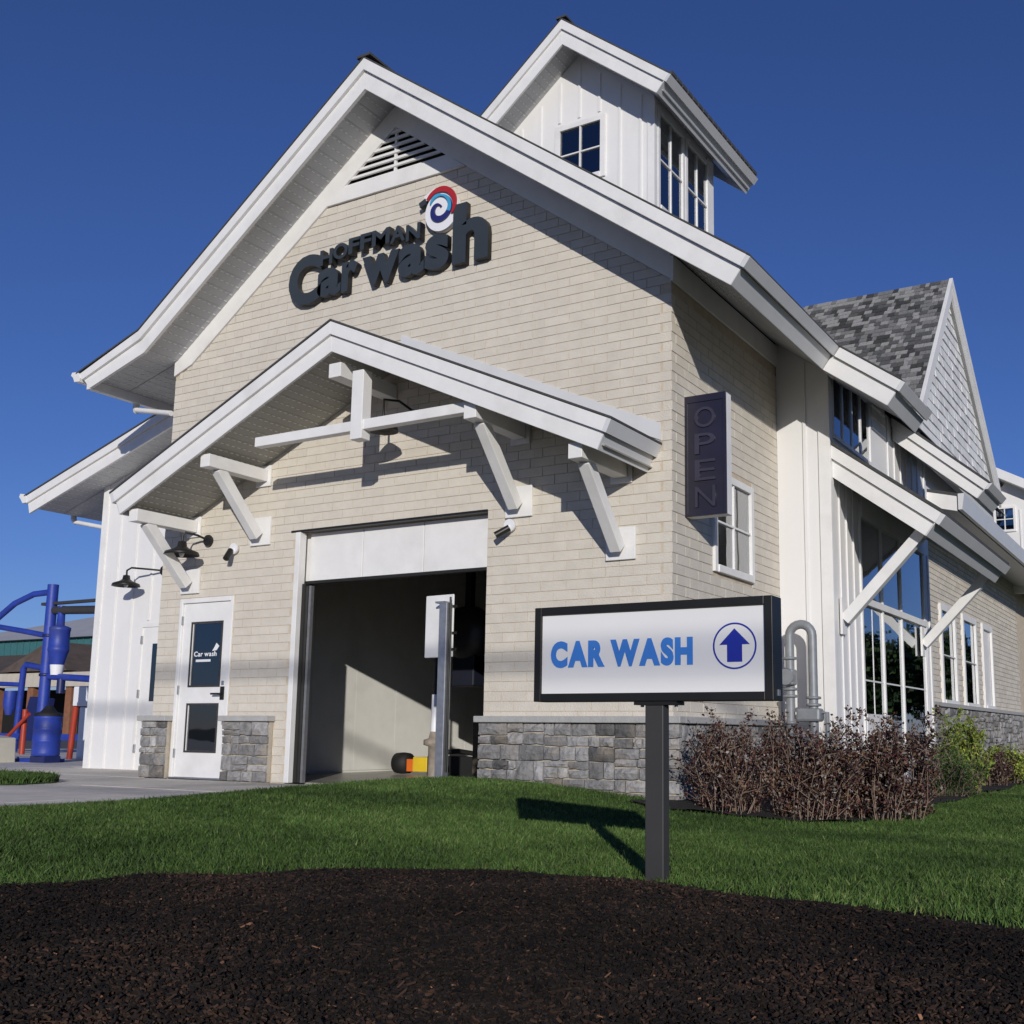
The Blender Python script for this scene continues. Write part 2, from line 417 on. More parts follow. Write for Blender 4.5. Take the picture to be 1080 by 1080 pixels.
for i, b in enumerate(bricks):
    tone = random.gauss(1, .018); jit = random.uniform(-.0012, .0015)
    if i in single:
        key = (b[0], round(b[3], 2), random.randint(0, 6))
        if key not in shared:
            V = bverts(b[0], 0 if b[0] == 'f' else 0, 0, round(b[3], 3), jit)
            me = np_mesh('brick', V, BF, [BRICK], tone=np.full(6, tone)); shared[key] = me
        if b[0] == 'f': piece('brick', shared[key], (b[1], 0, b[2]), front)
        else: piece('brick', shared[key], (0, b[1], b[2]), side)
    else:
        rv.append(bverts(*b, jit)); rf.append(BF + 8 * len(rf)); rt += [tone] * 6
o = bpy.data.objects.new('far_brickwork', np_mesh('far_brickwork', np.concatenate(rv), np.concatenate(rf), [BRICK], tone=np.array(rt)))
COL.objects.link(o); setpar(o, front); stuff(o)

# --- stone base: mortar bed, individual ashlar stones, cap course
def stone_mesh(l, h, d, seed):
    r = np.random.default_rng(seed); nx, nz = 3, 2
    v = []; f = []
    for i in range(nx + 1):
        for k in range(nz + 1):
            e = (i in (0, nx)) or (k in (0, nz))
            v.append((l * (i / nx - .5) + (0 if e else r.uniform(-.02, .02)), -d * (0.55 if e else 1) - r.uniform(0, .012), h * (k / nz - .5) + (r.uniform(-.006, .006) if e else r.uniform(-.012, .012))))
    n = len(v)
    for i in range(nx + 1):
        for k in range(nz + 1):
            if i in (0, nx) or k in (0, nz): pass
    idx = lambda i, k: i * (nz + 1) + k
    for i in range(nx):
        for k in range(nz): f.append((idx(i, k), idx(i + 1, k), idx(i + 1, k + 1), idx(i, k + 1)))
    ring = [idx(i, 0) for i in range(nx + 1)] + [idx(nx, k) for k in range(1, nz + 1)] + [idx(i, nz) for i in range(nx - 1, -1, -1)] + [idx(0, k) for k in range(nz - 1, 0, -1)]
    back = []
    for q in ring:
        back.append(len(v)); v.append((v[q][0], .03, v[q][2]))
    m_ = len(ring)
    for a in range(m_): f.append((ring[(a + 1) % m_], ring[a], back[a], back[(a + 1) % m_]))
    me = bpy.data.meshes.new('stone'); me.from_pydata(v, [], f); me.materials.append(STONE)
    tone_attr(me, [float(np.clip(r.normal(1, .30), .45, 1.7))] * len(f)); me.update(); return me
def stones(parent, a0, a1, z0, z1, place, seed):
    """irregular ashlar: split the rectangle again and again at uneven places; place(c, z) -> (loc, rot)"""
    r = random.Random(seed); out = []
    def cut(p, q, u, v):
        w_, h_ = q - p, v - u
        if h_ > .22 or (h_ > .165 and r.random() < .5 and w_ < .7):
            m_ = u + h_ * r.uniform(.36, .64); cut(p, q, u, m_); cut(p, q, m_, v); return
        if w_ > .40 or (w_ > .27 and r.random() < .5):
            m_ = p + w_ * r.uniform(.34, .66); cut(p, m_, u, v); cut(m_, q, u, v); return
        out.append((p, q, u, v))
    n = max(1, round((a1 - a0) / .85)); e = [a0 + (a1 - a0) * (k + (r.uniform(-.2, .2) if 0 < k < n else 0)) / n for k in range(n + 1)]
    for p, q in zip(e[:-1], e[1:]): cut(p, q, z0, z1)
    for k, (p, q, u, v) in enumerate(out):
        g = r.uniform(.010, .02); loc, rot = place((p + q) / 2, (u + v) / 2)
        piece('stone', stone_mesh(q - p - g, v - u - g, r.uniform(.03, .06), seed * 1000 + k), loc, parent, rot)
def stone_run_front(a0, a1, z0, seed):
    bed = MB().box(a0 + .004, a1 - .004, -.055, -.001, z0, .70).build('stone_base', STMORT, B)
    stones(bed, a0, a1, z0, .70, lambda c, z: ((c, -.055, z), None), seed)
    MB().box(a0 - .03, a1 + .03, -.135, -.001, .70, .765).build('stone_cap', CAPST, B, .008)
stone_run_front(-.09, XD1 - .02, 0, 3); stone_run_front(XD2 + .02, 2.12, 0, 4)
bedf = MB().box(XO2 + .004, W + .055, -.055, -.001, -.3, .70).build('stone_base', STMORT, B)
stones(bedf, XO2, W + .11, -.2, .70, lambda c, z: ((c, -.055, z), None), 5)
beds = MB().box(W + .001, W + .055, .0, D1, -.4, .70).build('stone_base', STMORT, B)
stones(beds, -.05, D1, -.3, .70, lambda c, z: ((W + .055, c, z), (0, 0, math.pi / 2)), 6)
MB().box(XO2 - .03, W + .135, -.135, -.001, .70, .765).box(W + .001, W + .135, -.001, D1, .70, .7652).build('stone_cap', CAPST, B, .008)
# return of stone at the bay opening
MB().box(XO2 - .05, XO2 + .003, -.10, .2, -.2, .70).build('stone_jamb', STONE, B)
lret = MB().box(-.10, -.001, -.05, .5, 0, .70).build('stone_base', STONE, B)

# --- frieze boards and gable vent
fz = MB().xz([(XM, ZF), (W, zfr(W)), (W, zfr(W) + .3), (XM, ZF + .3)], -.03, .0)
fz.build('frieze_board', WHITE, B)
MB().xz([(XM, ZF + .001), (.32, zfr(.32)), (0, 5.235), (0, 5.235 + .3), (XM, ZF + .3)], -.0301, .0).build('frieze_board', WHITE, B)
fs_ = MB().box(W + .001, W + .03, -.03, D1, zfr(W) - .02, zfr(W) + .24).build('frieze_board', WHITE, B)
MB().xz([(2.60, 7.015), (4.688, 7.015), (4.45, 7.20), (2.85, 7.20)], -.036, .003).build('gable_trim', WHITE, B)
vent = MB().xz([(2.75, 7.2), (4.54, 7.2), (XM, 7.82)], .10, .12).build('gable_vent', BLACK, B)
for k in range(7):
    z = 7.22 + k * .088; d = (7.83 - z) / .73 - .03
    if d < .06: break
    MB().prism([(XM - d, -.012, z - .036), (XM - d, -.028, z - .03), (XM - d, -.02, z + .006), (XM - d, .08, z + .05), (XM - d, .085, z + .03)], (2 * d, 0, 0)).build('slat', WHITE, vent)
MB().box(XM - .015, XM + .015, -.012, .02, 7.2, 7.8).build('vent_mullion', WHITE, vent)

# --- main roof : steep slopes, flared left eave, wider right eave farther back
ROOF_END = 13.0
th = math.atan(S); sn, cs = math.sin(th), math.cos(th)
def down(x, z, d): return (x - d * sn, z - d * cs)       # square cut, right slope
def rzt(x): return ZR - S * (x - XM)
XE = 8.33
roof = MB()
tk = .022
roof.xz([(XM, ZR + tk), (XE + .03, rzt(XE + .03) + tk), (XE + .03, rzt(XE + .03) + .004), (XM, ZR + .004)], -O - .055, ROOF_END)
roof.xz([(XM, ZR + tk), (XM, ZR + .004), (0, 5.675), (-1.2, 5.272), (-1.2, 5.272 + tk), (0, 5.675 + tk)], -O - .06, ROOF_END)
roof = roof.build('roof', ROOFM, B)
MB().beam((XM, -O - .065, ZR + .025), (XM, ROOF_END, ZR + .025), .2, .03).build('ridge_cap', ROOFM, roof)
def rake_right(d0, d1, y0, y1, name='fascia', xs=XM, xe=XE):
    a = (xs, rzt(xs) - d0 / cs); b = down(xe, rzt(xe), d0); c = down(xe, rzt(xe), d1); d = (xs, rzt(xs) - d1 / cs)
    return MB().xz([a, b, c, d], y0, y1).build(name, WHITE, roof, .004)
rake_right(.0, .115, -O - .05, -O + .03, 'rake_trim'); rake_right(.118, .30, -O - .012, -O + .03)
def lerp(a, b, t): return tuple(p + (q - p) * t for p, q in zip(a, b))
LT = [(XM, ZR), (0, 5.668), (-1.15, 5.262)]; LB = [(XM, ZL), (.085, 5.375), (-.95, 5.06)]
def rake_left(t0, t1, y0, y1, name='fascia'):
    top = [lerp(a, b, t0) for a, b in zip(LT, LB)]; bot = [lerp(a, b, t1) for a, b in zip(LT, LB)]
    q = MB()
    q.xz([top[0], top[1], bot[1], bot[0]], y0, y1); q.xz([top[1], top[2], bot[2], bot[1]], y0, y1)
    return q.build(name, WHITE, roof)
rake_left(0, .385, -O - .051, -O + .03, 'rake_trim'); rake_left(.395, 1, -O - .013, -O + .03)
# right eave of the front bay: fascia + gutter running back, then the wider eave
YA = 2.1
def eave_board(xe, d0, d1, y0, y1, m, th_=.03, name='eave_fascia'):
    a = down(xe, rzt(xe), d0); c = down(xe, rzt(xe), d1)
    n = (cs, S * cs)  # outward along slope
    p = [a, c, (c[0] + th_ * cs, c[1] - th_ * sn), (a[0] + th_ * cs, a[1] - th_ * sn)]
    return MB().xz(p, y0, y1).build(name, m, roof, .004)
eave_board(XE, .002, .115, -O - .05, YA + .4, GUTTER, .05, 'gutter'); eave_board(XE, .122, .30, -O - .012, YA + .4, GUTTER, .012)
XA = 9.04; YA2 = 3.35
ra = MB().xz([(XE - .3, rzt(XE - .3) + tk), (XA, rzt(XA) + tk), (XA, rzt(XA) + .004), (XE - .3, rzt(XE - .3) + .004)], YA - .06, YA2).build('eave_roof', ROOFM, roof)
def rake_piece(xs, xe, d0, d1, y0, y1, name, m=WHITE):
    a = down(xs, rzt(xs), d0); d = down(xs, rzt(xs), d1); b = down(xe, rzt(xe), d0); c = down(xe, rzt(xe), d1)
    return MB().xz([a, b, c, d], y0, y1).build(name, m, roof, .004)
rake_piece(XE + .05, XA, 0, .115, YA - .05, YA + .03, 'rake_trim'); rake_piece(XE + .015, XA, .118, .30, YA - .012, YA + .03, 'fascia')
eave_board(XA, .002, .115, YA - .05, YA2, GUTTER, .05, 'gutter'); eave_board(XA, .122, .30, YA - .012, YA2, GUTTER, .012)
MB().xz([(XE - .35, rzt(XE - .35) - .30), (XA - .17, rzt(XA - .17) - .30), (XA - .17, rzt(XA - .17) - .28), (XE - .35, rzt(XE - .35) - .28)], YA + .03, YA2).build('soffit_panel', SOFFIT, roof)
# soffit panels of the front rake (each a strip)
def soffit_strip(p, q, y0, y1, parent=roof, m=SOFFIT):
    d = Vector((q[0] - p[0], 0, q[1] - p[1])).normalized(); n = Vector((-d.z, 0, d.x)) * .014
    if n.z < 0: n = -n
    g = d * .0015; a = Vector((p[0], y0, p[1])) + g; b = Vector((q[0], y0, q[1])) - g
    lip = d * .012
    mb = MB().prism([a, b, b + n, a + n], (0, y1 - y0, 0))
    o = mb.build('soffit_panel', m, parent)
    # raised perforation lips: two broken rows on each vented panel
    dd = MB(); ln = (b - a).length; y = y0 + .03; ye = min(y1, y0 + 1.6)
    while y < ye - .05:
        for t_ in (.08, .55):
            c0 = a + d * ln * t_ - n * .35 + Vector((0, y - y0, 0))
            dd.prism([c0, c0 + d * .011, c0 + d * .011 + n * .4, c0 + n * .4], (0, .045, 0))
        y += .085
    stuff(dd.build('vent_lips', WHITE, parent))
    return o
zs0 = ZL + .10
nst = 18
for k in range(nst):
    x0 = XM - (XM - .06) * k / nst; x1 = XM - (XM - .06) * (k + 1) / nst
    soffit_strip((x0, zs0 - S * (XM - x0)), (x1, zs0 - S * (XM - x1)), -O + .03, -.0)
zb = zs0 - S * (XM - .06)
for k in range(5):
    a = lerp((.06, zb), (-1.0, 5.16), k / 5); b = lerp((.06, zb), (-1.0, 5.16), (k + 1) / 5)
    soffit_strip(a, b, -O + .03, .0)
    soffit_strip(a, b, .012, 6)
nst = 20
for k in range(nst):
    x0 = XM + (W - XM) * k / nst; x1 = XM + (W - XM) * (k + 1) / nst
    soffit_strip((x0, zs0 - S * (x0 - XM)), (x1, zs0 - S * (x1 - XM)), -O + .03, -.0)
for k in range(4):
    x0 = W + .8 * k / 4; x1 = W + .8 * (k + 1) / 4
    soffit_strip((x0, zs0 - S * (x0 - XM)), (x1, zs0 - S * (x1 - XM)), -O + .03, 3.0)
# left gutter, outlet and slanting leader pipe
MB().xz([(-1.16, 5.30), (-1.28, 5.31), (-1.30, 5.27), (-1.25, 5.23), (-1.22, 5.17), (-1.12, 5.16), (-1.10, 5.22)], -O - .06, 6).build('gutter', WHITE, roof, .004)
MB().box(-1.03, -.95, -O + .0, 6, 5.055, 5.24).build('eave_fascia', WHITE, roof)
MB().tube([(-1.02, .2, 5.12), (-1.02, .2, 5.0), (-.97, .17, 4.95)], .045, n=12).build('downspout_outlet', GUTTER, roof)
MB().tube([(-.99, .18, 4.965), (-.04, -.0, 4.74)], .036, n=12).build('leader_pipe', WHITE, roof)

# --- overhead door, jambs, lintel
lint = MB().box(XO1 - .08, XO2, -.004, .1, ZO - .008, ZO + .018).build('lintel', DARK, B)
od = MB().box(XO1, XO2, .173, .19, 2.361, 2.95).build('overhead_door', WHITE, B)
cuts = [XO1 + .1, 3.26, 4.15, XO2 - .0]
for a, b in zip(cuts[:-1], cuts[1:]): MB().box(a + .005, b - .005, .14, .172, 2.345, 2.935).build('panel', WHITE, od, .006)
MB().box(XO1 + .02, XO2, .131, .2, 2.325, 2.3605).build('bottom_seal', BLACK, od)
MB().box(XO1 + .001, XO1 + .075, -.012, .10, .0, 2.936).build('jamb', WHITE, B, .006)
MB().box(XO1 + .076, XO1 + .13, .06, .2, .0, 2.32).build('door_track', DARK, B, .004)
MB().box(XO1 + .135, XO1 + .17, .12, .17, .0, 2.3).build('door_track', STEEL, B)
MB().box(XO2 - .06, XO2 - .02, .3, .36, .0, 2.3).build('door_track', STEEL, B)
# bay interior
bay = MB().box(.6, 6.7, .2, 13, -.05, .002).build('bay_floor', WETC, B)
seam = np.linspace(.22, 13, 15)
lwall = MB().box(.6, .74, .2, 13, 0, 3.4).build('bay_wall', INTW, B)
for a, b in zip(seam[:-1], seam[1:]): MB().box(.741, .755, a + .003, b - .003, .03, 3.38).build('panel', INTW, lwall)
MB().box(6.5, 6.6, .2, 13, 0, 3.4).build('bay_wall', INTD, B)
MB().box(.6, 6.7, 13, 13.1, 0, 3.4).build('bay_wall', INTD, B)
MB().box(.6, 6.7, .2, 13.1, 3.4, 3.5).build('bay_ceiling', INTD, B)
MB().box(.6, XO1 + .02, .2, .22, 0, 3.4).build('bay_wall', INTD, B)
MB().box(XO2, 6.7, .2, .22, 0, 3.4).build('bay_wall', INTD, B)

# --- entry door
fr = MB().box(XD1, XD1 + .05, -.008, .12, 0, ZD).box(XD2 - .05, XD2, -.008, .12, 0, ZD).box(XD1 + .05, XD2 - .05, -.008, .12, ZD - .06, ZD)
fr.build('door_frame', WHITE, B, .006)
dx0, dx1 = XD1 + .055, XD2 - .055; wx0, wx1 = .625, 1.145
dl = MB()
for a, b, c, d in ((dx0, wx0, .02, ZD - .065), (wx1, dx1, .02, ZD - .065), (wx0, wx1, .02, .34), (wx0, wx1, .897, 1.14), (wx0, wx1, 1.91, ZD - .065)): dl.box(a, b, .02, .065, c, d)
door = dl.build('entry_door', WHITE, B)
for c, d in ((.34, .897), (1.14, 1.91)):
    MB().box(wx0, wx1, .035, .041, c, d).build('pane', GLASSD, door)
    q = MB(); e = .022
    q.box(wx0 - e, wx0, .010, .019, c - e, d + e).box(wx1, wx1 + e, .010, .019, c - e, d + e).box(wx0, wx1, .010, .019, c - e, c).box(wx0, wx1, .010, .019, d, d + e)
    q.build('glazing_bead', POSTG, door)
MB().box(1.19, 1.25, .005, .02, .96, 1.12).tube([(1.22, -.05, 1.03), (1.22, .01, 1.03)], .012).tube([(1.22, -.05, 1.03), (1.10, -.055, 1.03)], .012).build('handle', DARK, door)
MB().box(1.2, 1.24, .008, .02, 1.14, 1.19).build('lock', STEEL, door)
for z in (.25, 1.03, 1.9): MB().box(XD1 + .045, XD1 + .062, -.006, .03, z, z + .11).build('hinge', STEEL, door)
MB().box(XD1, XD2, -.03, .06, .0, .018).build('threshold', STEEL, door)
for o in letters_front('Car wash', door, .034, LOGOW, .66, 1.06, 1.50, 1.56, .002, .02): o.name = 'decal_letter'
MB().xz([(.98, 1.56), (1.06, 1.57), (1.10, 1.62), (1.05, 1.66), (1.02, 1.61)], .031, .034).build('decal_mark', LOGOW, door)
MB().box(.70, .96, .031, .034, 1.43, 1.46).build('decal_strip', LOGOW, door)
MB().box(XD1, XD2, .5, .52, 0, 2.3).box(.75, 1.2, .3, .32, .1, 1.4, ).build('vestibule_back', mat('vestibule_dim', (.10, .10, .09), .8), B)
MB().box(XD1 - .1, XD1, .2, .52, 0, 2.3).box(XD2, XD2 + .1, .2, .52, 0, 2.3).box(XD1, XD2, .2, .52, 2.2, 2.3).build('vestibule_side', INTD, B)

# --- canopy over the bay door
CO = 1.0; CX = 3.715; CZ = 4.975; CS = .452; cth = math.atan(CS); csn, ccs = math.sin(cth), math.cos(cth); CE0, CE1 = .30, 7.13
canopy = MB()
def cz(x): return CZ - CS * abs(x - CX)
canopy.xz([(CX, CZ + .028), (CE1 + .05, cz(CE1 + .05) + .028), (CE1 + .05, cz(CE1 + .05) + .006), (CX, CZ + .006), (CE0 - .05, cz(CE0 - .05) + .006), (CE0 - .05, cz(CE0 - .05) + .028)], -CO - .056, -.003)
canopy = canopy.build('entrance_canopy', ROOFM, B)
def cpoly(sgn, d0, d1, xe):
    b = (xe - sgn * d0 * csn, cz(xe) - d0 * ccs); c = (xe - sgn * d1 * csn, cz(xe) - d1 * ccs)
    return [(CX, CZ - d0 / ccs), b, c, (CX, CZ - d1 / ccs)]
for sgn, xe in ((-1, CE0), (1, CE1)):
    MB().xz(cpoly(sgn, 0, .13, xe), -CO - .05, -CO + .02).build('rake_trim', WHITE, canopy, .004)
    MB().xz(cpoly(sgn, .132, .30, xe), -CO - .015, -CO + .02).build('fascia', WHITE, canopy, .004)
    n = 16
    for k in range(n):
        a = CX + (xe - sgn * .06 - CX) * k / n; b = CX + (xe - sgn * .06 - CX) * (k + 1) / n
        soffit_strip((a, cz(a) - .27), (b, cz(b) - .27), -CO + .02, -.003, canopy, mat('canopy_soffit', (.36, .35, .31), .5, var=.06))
    # eave boards
    for d0, d1, t_, nm, mm in ((.0, .13, .05, 'gutter', GUTTER), (.132, .30, .014, 'eave_fascia', GUTTER)):
        p = cpoly(sgn, d0, d1, xe); a_, c_ = p[1], p[2]
        MB().xz([a_, c_, (c_[0] + sgn * t_ * ccs, c_[1] - t_ * csn), (a_[0] + sgn * t_ * ccs, a_[1] - t_ * csn)], -CO - (.05 if t_ > .02 else .015), -.004).build(nm, mm, canopy)
    # step flashing against the brick
    f0 = (CX + sgn * .12, CZ - CS * .12 + .05); f1 = (xe + sgn * .04, cz(xe + sgn * .04) + .05)
    h = .17 if sgn > 0 else .04
    MB().xz([f0, f1, (f1[0], f1[1] + h), (f0[0], f0[1] + h)], -.012, -.002).build('flashing', GUTTER, canopy)
BX = [(.57, 2.29, 2.60), (1.76, 2.82, 3.165), (5.52, 2.835, 3.165), (6.735, 2.295, 2.62)]
for bx, z0, z1 in BX:
    br = MB().box(bx - .165, bx + .165, -.035, -.003, z0, z1).build('bracket', WHITE, canopy, .004)
    zt = cz(bx) - .30
    zo = zt - .06 * (1 if True else 0) - .05
    MB().box(bx - .075, bx + .075, -CO + .06, -.036, zo - .075, zo + .075).build('outlooker', WHITE, br, .006)
    MB().beam((bx, -.09, z0 + .10), (bx, -CO + .26, zo - .06), .125, .12, up=(1, 0, 0)).build('brace', WHITE, br, .006)
    MB().box(bx - .12, bx + .12, -.03, -.003, zo - .13, zo + .13).build('bearing_block', WHITE, br, .004)
# ridge beam, king post, tie beam at the front truss
yt = -CO + .16
MB().box(CX - .085, CX + .085, -CO + .05, -.003, CZ - .30 - .30, CZ - .30 - .14).build('ridge_beam', WHITE, canopy, .006)
MB().box(CX + .30 - .08, CX + .30 + .08, yt - .07, yt + .07, 3.66, 4.42).build('king_post', WHITE, canopy, .006)
MB().box(2.50, 5.56, yt - .05, yt + .055, 3.76, 3.87).build('tie_beam', WHITE, canopy, .006)

# --- right flank: window, OPEN sign comes later
def window(parent, plane, v, a0, a1, z0, z1, nx, nz, out, fw_=.08, glass=GLASS, trim=WHITE, back=True, curtain=None, muntin=.022):
    """plane 'x' (faces +x at x=v) or 'y' (faces -y at y=v). out: trim projection"""
    def bx(q, a, b, d0, d1, c, d, m=None):
        if plane == 'y': q.box(a, b, v - d1, v - d0, c, d, m)
        else: q.box(v + d0, v + d1, a, b, c, d, m)
    q = MB(); bx(q, a0 - fw_, a0, -.02, out, z0 - fw_, z1 + fw_); bx(q, a1, a1 + fw_, -.02, out, z0 - fw_, z1 + fw_)
    bx(q, a0, a1, -.02, out, z1, z1 + fw_); bx(q, a0, a1, -.02, out + .015, z0 - fw_, z0)
    fr = q.build('window', trim, parent, .004)
    for i in range(1, nx):
        c = a0 + (a1 - a0) * i / nx; q = MB(); bx(q, c - muntin / 2, c + muntin / 2, -.02, out - .012, z0, z1); q.build('muntin', trim, fr)
    for k in range(1, nz):
        c = z0 + (z1 - z0) * k / nz; q = MB(); bx(q, a0, a1, -.02, out - .0135, c - muntin / 2, c + muntin / 2); q.build('muntin', trim, fr)
    for i in range(nx):
        for k in range(nz):
            q = MB(); bx(q, a0 + (a1 - a0) * i / nx, a0 + (a1 - a0) * (i + 1) / nx, -.012, -.006, z0 + (z1 - z0) * k / nz, z0 + (z1 - z0) * (k + 1) / nz); q.build('pane', glass, fr)
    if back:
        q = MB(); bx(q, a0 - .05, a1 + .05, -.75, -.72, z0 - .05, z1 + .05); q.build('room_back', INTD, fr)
    if curtain:
        for c0, c1 in curtain:
            q = MB(); n = max(2, int((c1 - c0) / .05)); 
            for i in range(n):
                s0 = c0 + (c1 - c0) * i / n; s1 = c0 + (c1 - c0) * (i + .82) / n; dd = .10 + .02 * (i % 2)
                bx(q, s0, s1, -dd - .008, -dd, z0, z1)
            q.build('blind', CURT, fr)
    return fr
window(B, 'x', W, WY1 + .08, WY2 - .08, WZ1 + .08, WZ2 - .08, 2, 2, .03, .08, GLASS, curtain=[(WY1 + .40, WY2 - .08)])

# --- white corner block and glazed bump-out on the right
XB = 7.93; YB = 8.0
bo = MB().xz([(W, -.4), (XB - .001, -.4), (XB - .001, 5.08), (W, 5.5)], D1, D1 + .1)
bo.build('siding_wall', SIDING, B)
GY0, GY1, GZ0, GZ1 = 4.20, 7.62, .40, 3.75
sw2 = MB()
sw2.box(XB - .1, XB, D1 + .1, GY0, -.4, 4.15).box(XB - .1, XB, GY1, YB, -.4, 5.12).box(XB - .1, XB, GY0, GY1, GZ1, 4.15).box(XB - .1, XB, GY0, GY1, -.4, GZ0)
sw2.box(XB - .1, XB, D1 + .1, 3.15, 4.15, 5.12).box(XB - .1, XB, 4.87, GY1, 4.15, 5.12).box(XB - .1, XB, 3.15, 4.87, 5.09, 5.12)
sw2 = sw2.build('siding_wall', SIDING, B)
MB().box(W, XB, YB, YB + .1, -.4, 5.12).build('siding_wall', SIDING, B)
for xx in (7.64,): MB().box(xx - .02, xx + .02, D1 - .02, D1 - .001, -.35, 5.1).build('batten', SIDING, B, .003)
MB().box(XB - .12, XB + .022, D1 - .022, D1 - .001, -.35, 5.1).box(XB + .001, XB + .022, D1 - .0005, D1 + .11, -.35, 5.1).build('corner_board', WHITE, B, .003)
for yy in (3.34, 3.62, 3.90):
    MB().box(XB + .001, XB + .02, yy - .02, yy + .02, -.35, 4.1).build('batten', SIDING, B, .003)
for yy in (5.75, 6.1, 6.45, 6.8, 7.15, 7.5, 7.93):
    MB().box(XB + .001, XB + .02, yy - .02, yy + .02, 4.16, 5.1).build('batten', SIDING, B, .003)
for yy in (7.70, 7.95): MB().box(XB + .001, XB + .02, yy - .02, yy + .02, -.3, 3.4).build('batten', SIDING, B, .003)
# clerestory window with close vertical bars
cw = window(B, 'x', XB, 3.20, 4.82, 4.20, 5.04, 4, 1, .02, .05, GLASS, muntin=.05)
# a patch of shakes above the shed roof
for k in range(4):
    for j in range(3):
        MB().prism([(XB + .001, 4.93 + .23 * j, 4.72 + .16 * k), (XB + .03, 4.93 + .23 * j, 4.72 + .16 * k), (XB + .008, 4.93 + .23 * j, 4.895 + .16 * k), (XB + .001, 4.93 + .23 * j, 4.895 + .16 * k)], (0, .224, 0)).build('shake', SHAKE, sw2)
# curtain-wall glazing
gl = MB()
for yy in (GY0, 5.19, 6.2, GY1): gl.box(XB - .06, XB + .022, yy - .03, yy + .03, GZ0, 3.4)
gl.box(XB - .06, XB + .05, GY0, GY1, 2.24, 2.33).box(XB - .06, XB + .045, GY0, GY1, GZ0 - .05, GZ0 + .03).box(XB - .06, XB + .045, GY0, GY1, 3.36, 3.75)
gl = gl.build('window_wall', WHITE, B, .004)
ys = [GY0, 5.19, 6.2, GY1]
for i in range(3):
    a, b = ys[i] + .035, ys[i + 1] - .035
    if i == 0:
        MB().box(XB - .03, XB + .03, a, b + .25, GZ0 + .03, .87).build('kick_panel', WHITE, gl, .004)
    MB().box(XB - .01, XB - .004, a, b, .87 if i == 0 else GZ0 + .03, 2.24).build('pane', GLASSD, gl)
    MB().box(XB - .01, XB - .004, a, b, 2.33, 3.36).build('pane', GLASSD, gl)
for yy in (4.70,): MB().box(XB - .004, XB + .002, yy - .009, yy + .009, GZ0, 2.24).build('muntin', WHITE, gl)
MB().box(XB - .004, XB + .0025, GY0, GY1, 1.28, 1.30).build('muntin', WHITE, gl)
bl = MB()
for i in range(14): bl.box(XB - .2 - .03 * (i % 2), XB - .19 - .03 * (i % 2), 6.3 + .09 * i, 6.37 + .09 * i, GZ0, 2.24)
bl.build('blind', CURT, gl)
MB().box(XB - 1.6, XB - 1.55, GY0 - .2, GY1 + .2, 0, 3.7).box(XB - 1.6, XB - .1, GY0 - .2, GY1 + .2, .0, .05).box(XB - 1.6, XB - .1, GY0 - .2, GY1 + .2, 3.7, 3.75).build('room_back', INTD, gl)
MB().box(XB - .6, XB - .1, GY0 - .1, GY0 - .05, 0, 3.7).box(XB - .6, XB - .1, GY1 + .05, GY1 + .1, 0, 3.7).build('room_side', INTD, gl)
# shed roof over the glazing, with brackets
sx0, sx1, sz0, sz1 = XB + .022, 9.2, 4.03, 3.09; ss = (sz0 - sz1) / (sx1 - sx0); sth = math.atan(ss); ssn, scs = math.sin(sth), math.cos(sth)
def szt(x): return sz0 - ss * (x - sx0)
SY0, SY1 = 3.06, 7.42
shed = MB().xz([(sx0, sz0 + .05), (sx1 + .03, szt(sx1 + .03) + .05), (sx1 + .03, szt(sx1 + .03) + .006), (sx0, sz0 + .006)], SY0 - .05, SY1).build('shed_roof', ROOFM, B)
def sh_poly(d0, d1): return [(sx0, sz0 - d0 / scs), (sx1 - d0 * ssn, sz1 - d0 * scs), (sx1 - d1 * ssn, sz1 - d1 * scs), (sx0, sz0 - d1 / scs)]
for y0, y1 in ((SY0, SY0 + .06), (SY1 - .06, SY1)):
    MB().xz(sh_poly(0, .13), y0 - .04, y1).build('rake_trim', WHITE, shed, .004); MB().xz(sh_poly(.133, .31), y0, y1).build('fascia', WHITE, shed, .004)
for d0, d1, t_, nm in ((.0, .13, .06, 'gutter'), (.133, .31, .012, 'eave_fascia')):
    a = (sx1 - d0 * ssn, sz1 - d0 * scs); c = (sx1 - d1 * ssn, sz1 - d1 * scs)
    MB().xz([a, c, (c[0] + t_ * scs, c[1] - t_ * ssn), (a[0] + t_ * scs, a[1] - t_ * ssn)], SY0 - .04, SY1).build(nm, GUTTER, shed, .004)
MB().xz([(sx0, sz0 - .34), (sx1 - .2, szt(sx1 - .2) - .34), (sx1 - .2, szt(sx1 - .2) - .32), (sx0, sz0 - .32)], SY0 + .06, SY1 - .06).build('soffit_panel', SOFFIT, shed)
for yy in (3.30, 7.33):
    br = MB().box(XB + .021, XB + .05, yy - .09, yy + .09, 1.78, 2.22).build('bracket', WHITE, B, .004)
    MB().beam((XB + .06, yy, 1.95), (8.92, yy, 2.93), .13, .13, up=(0, 1, 0)).build('brace', WHITE, br, .006)

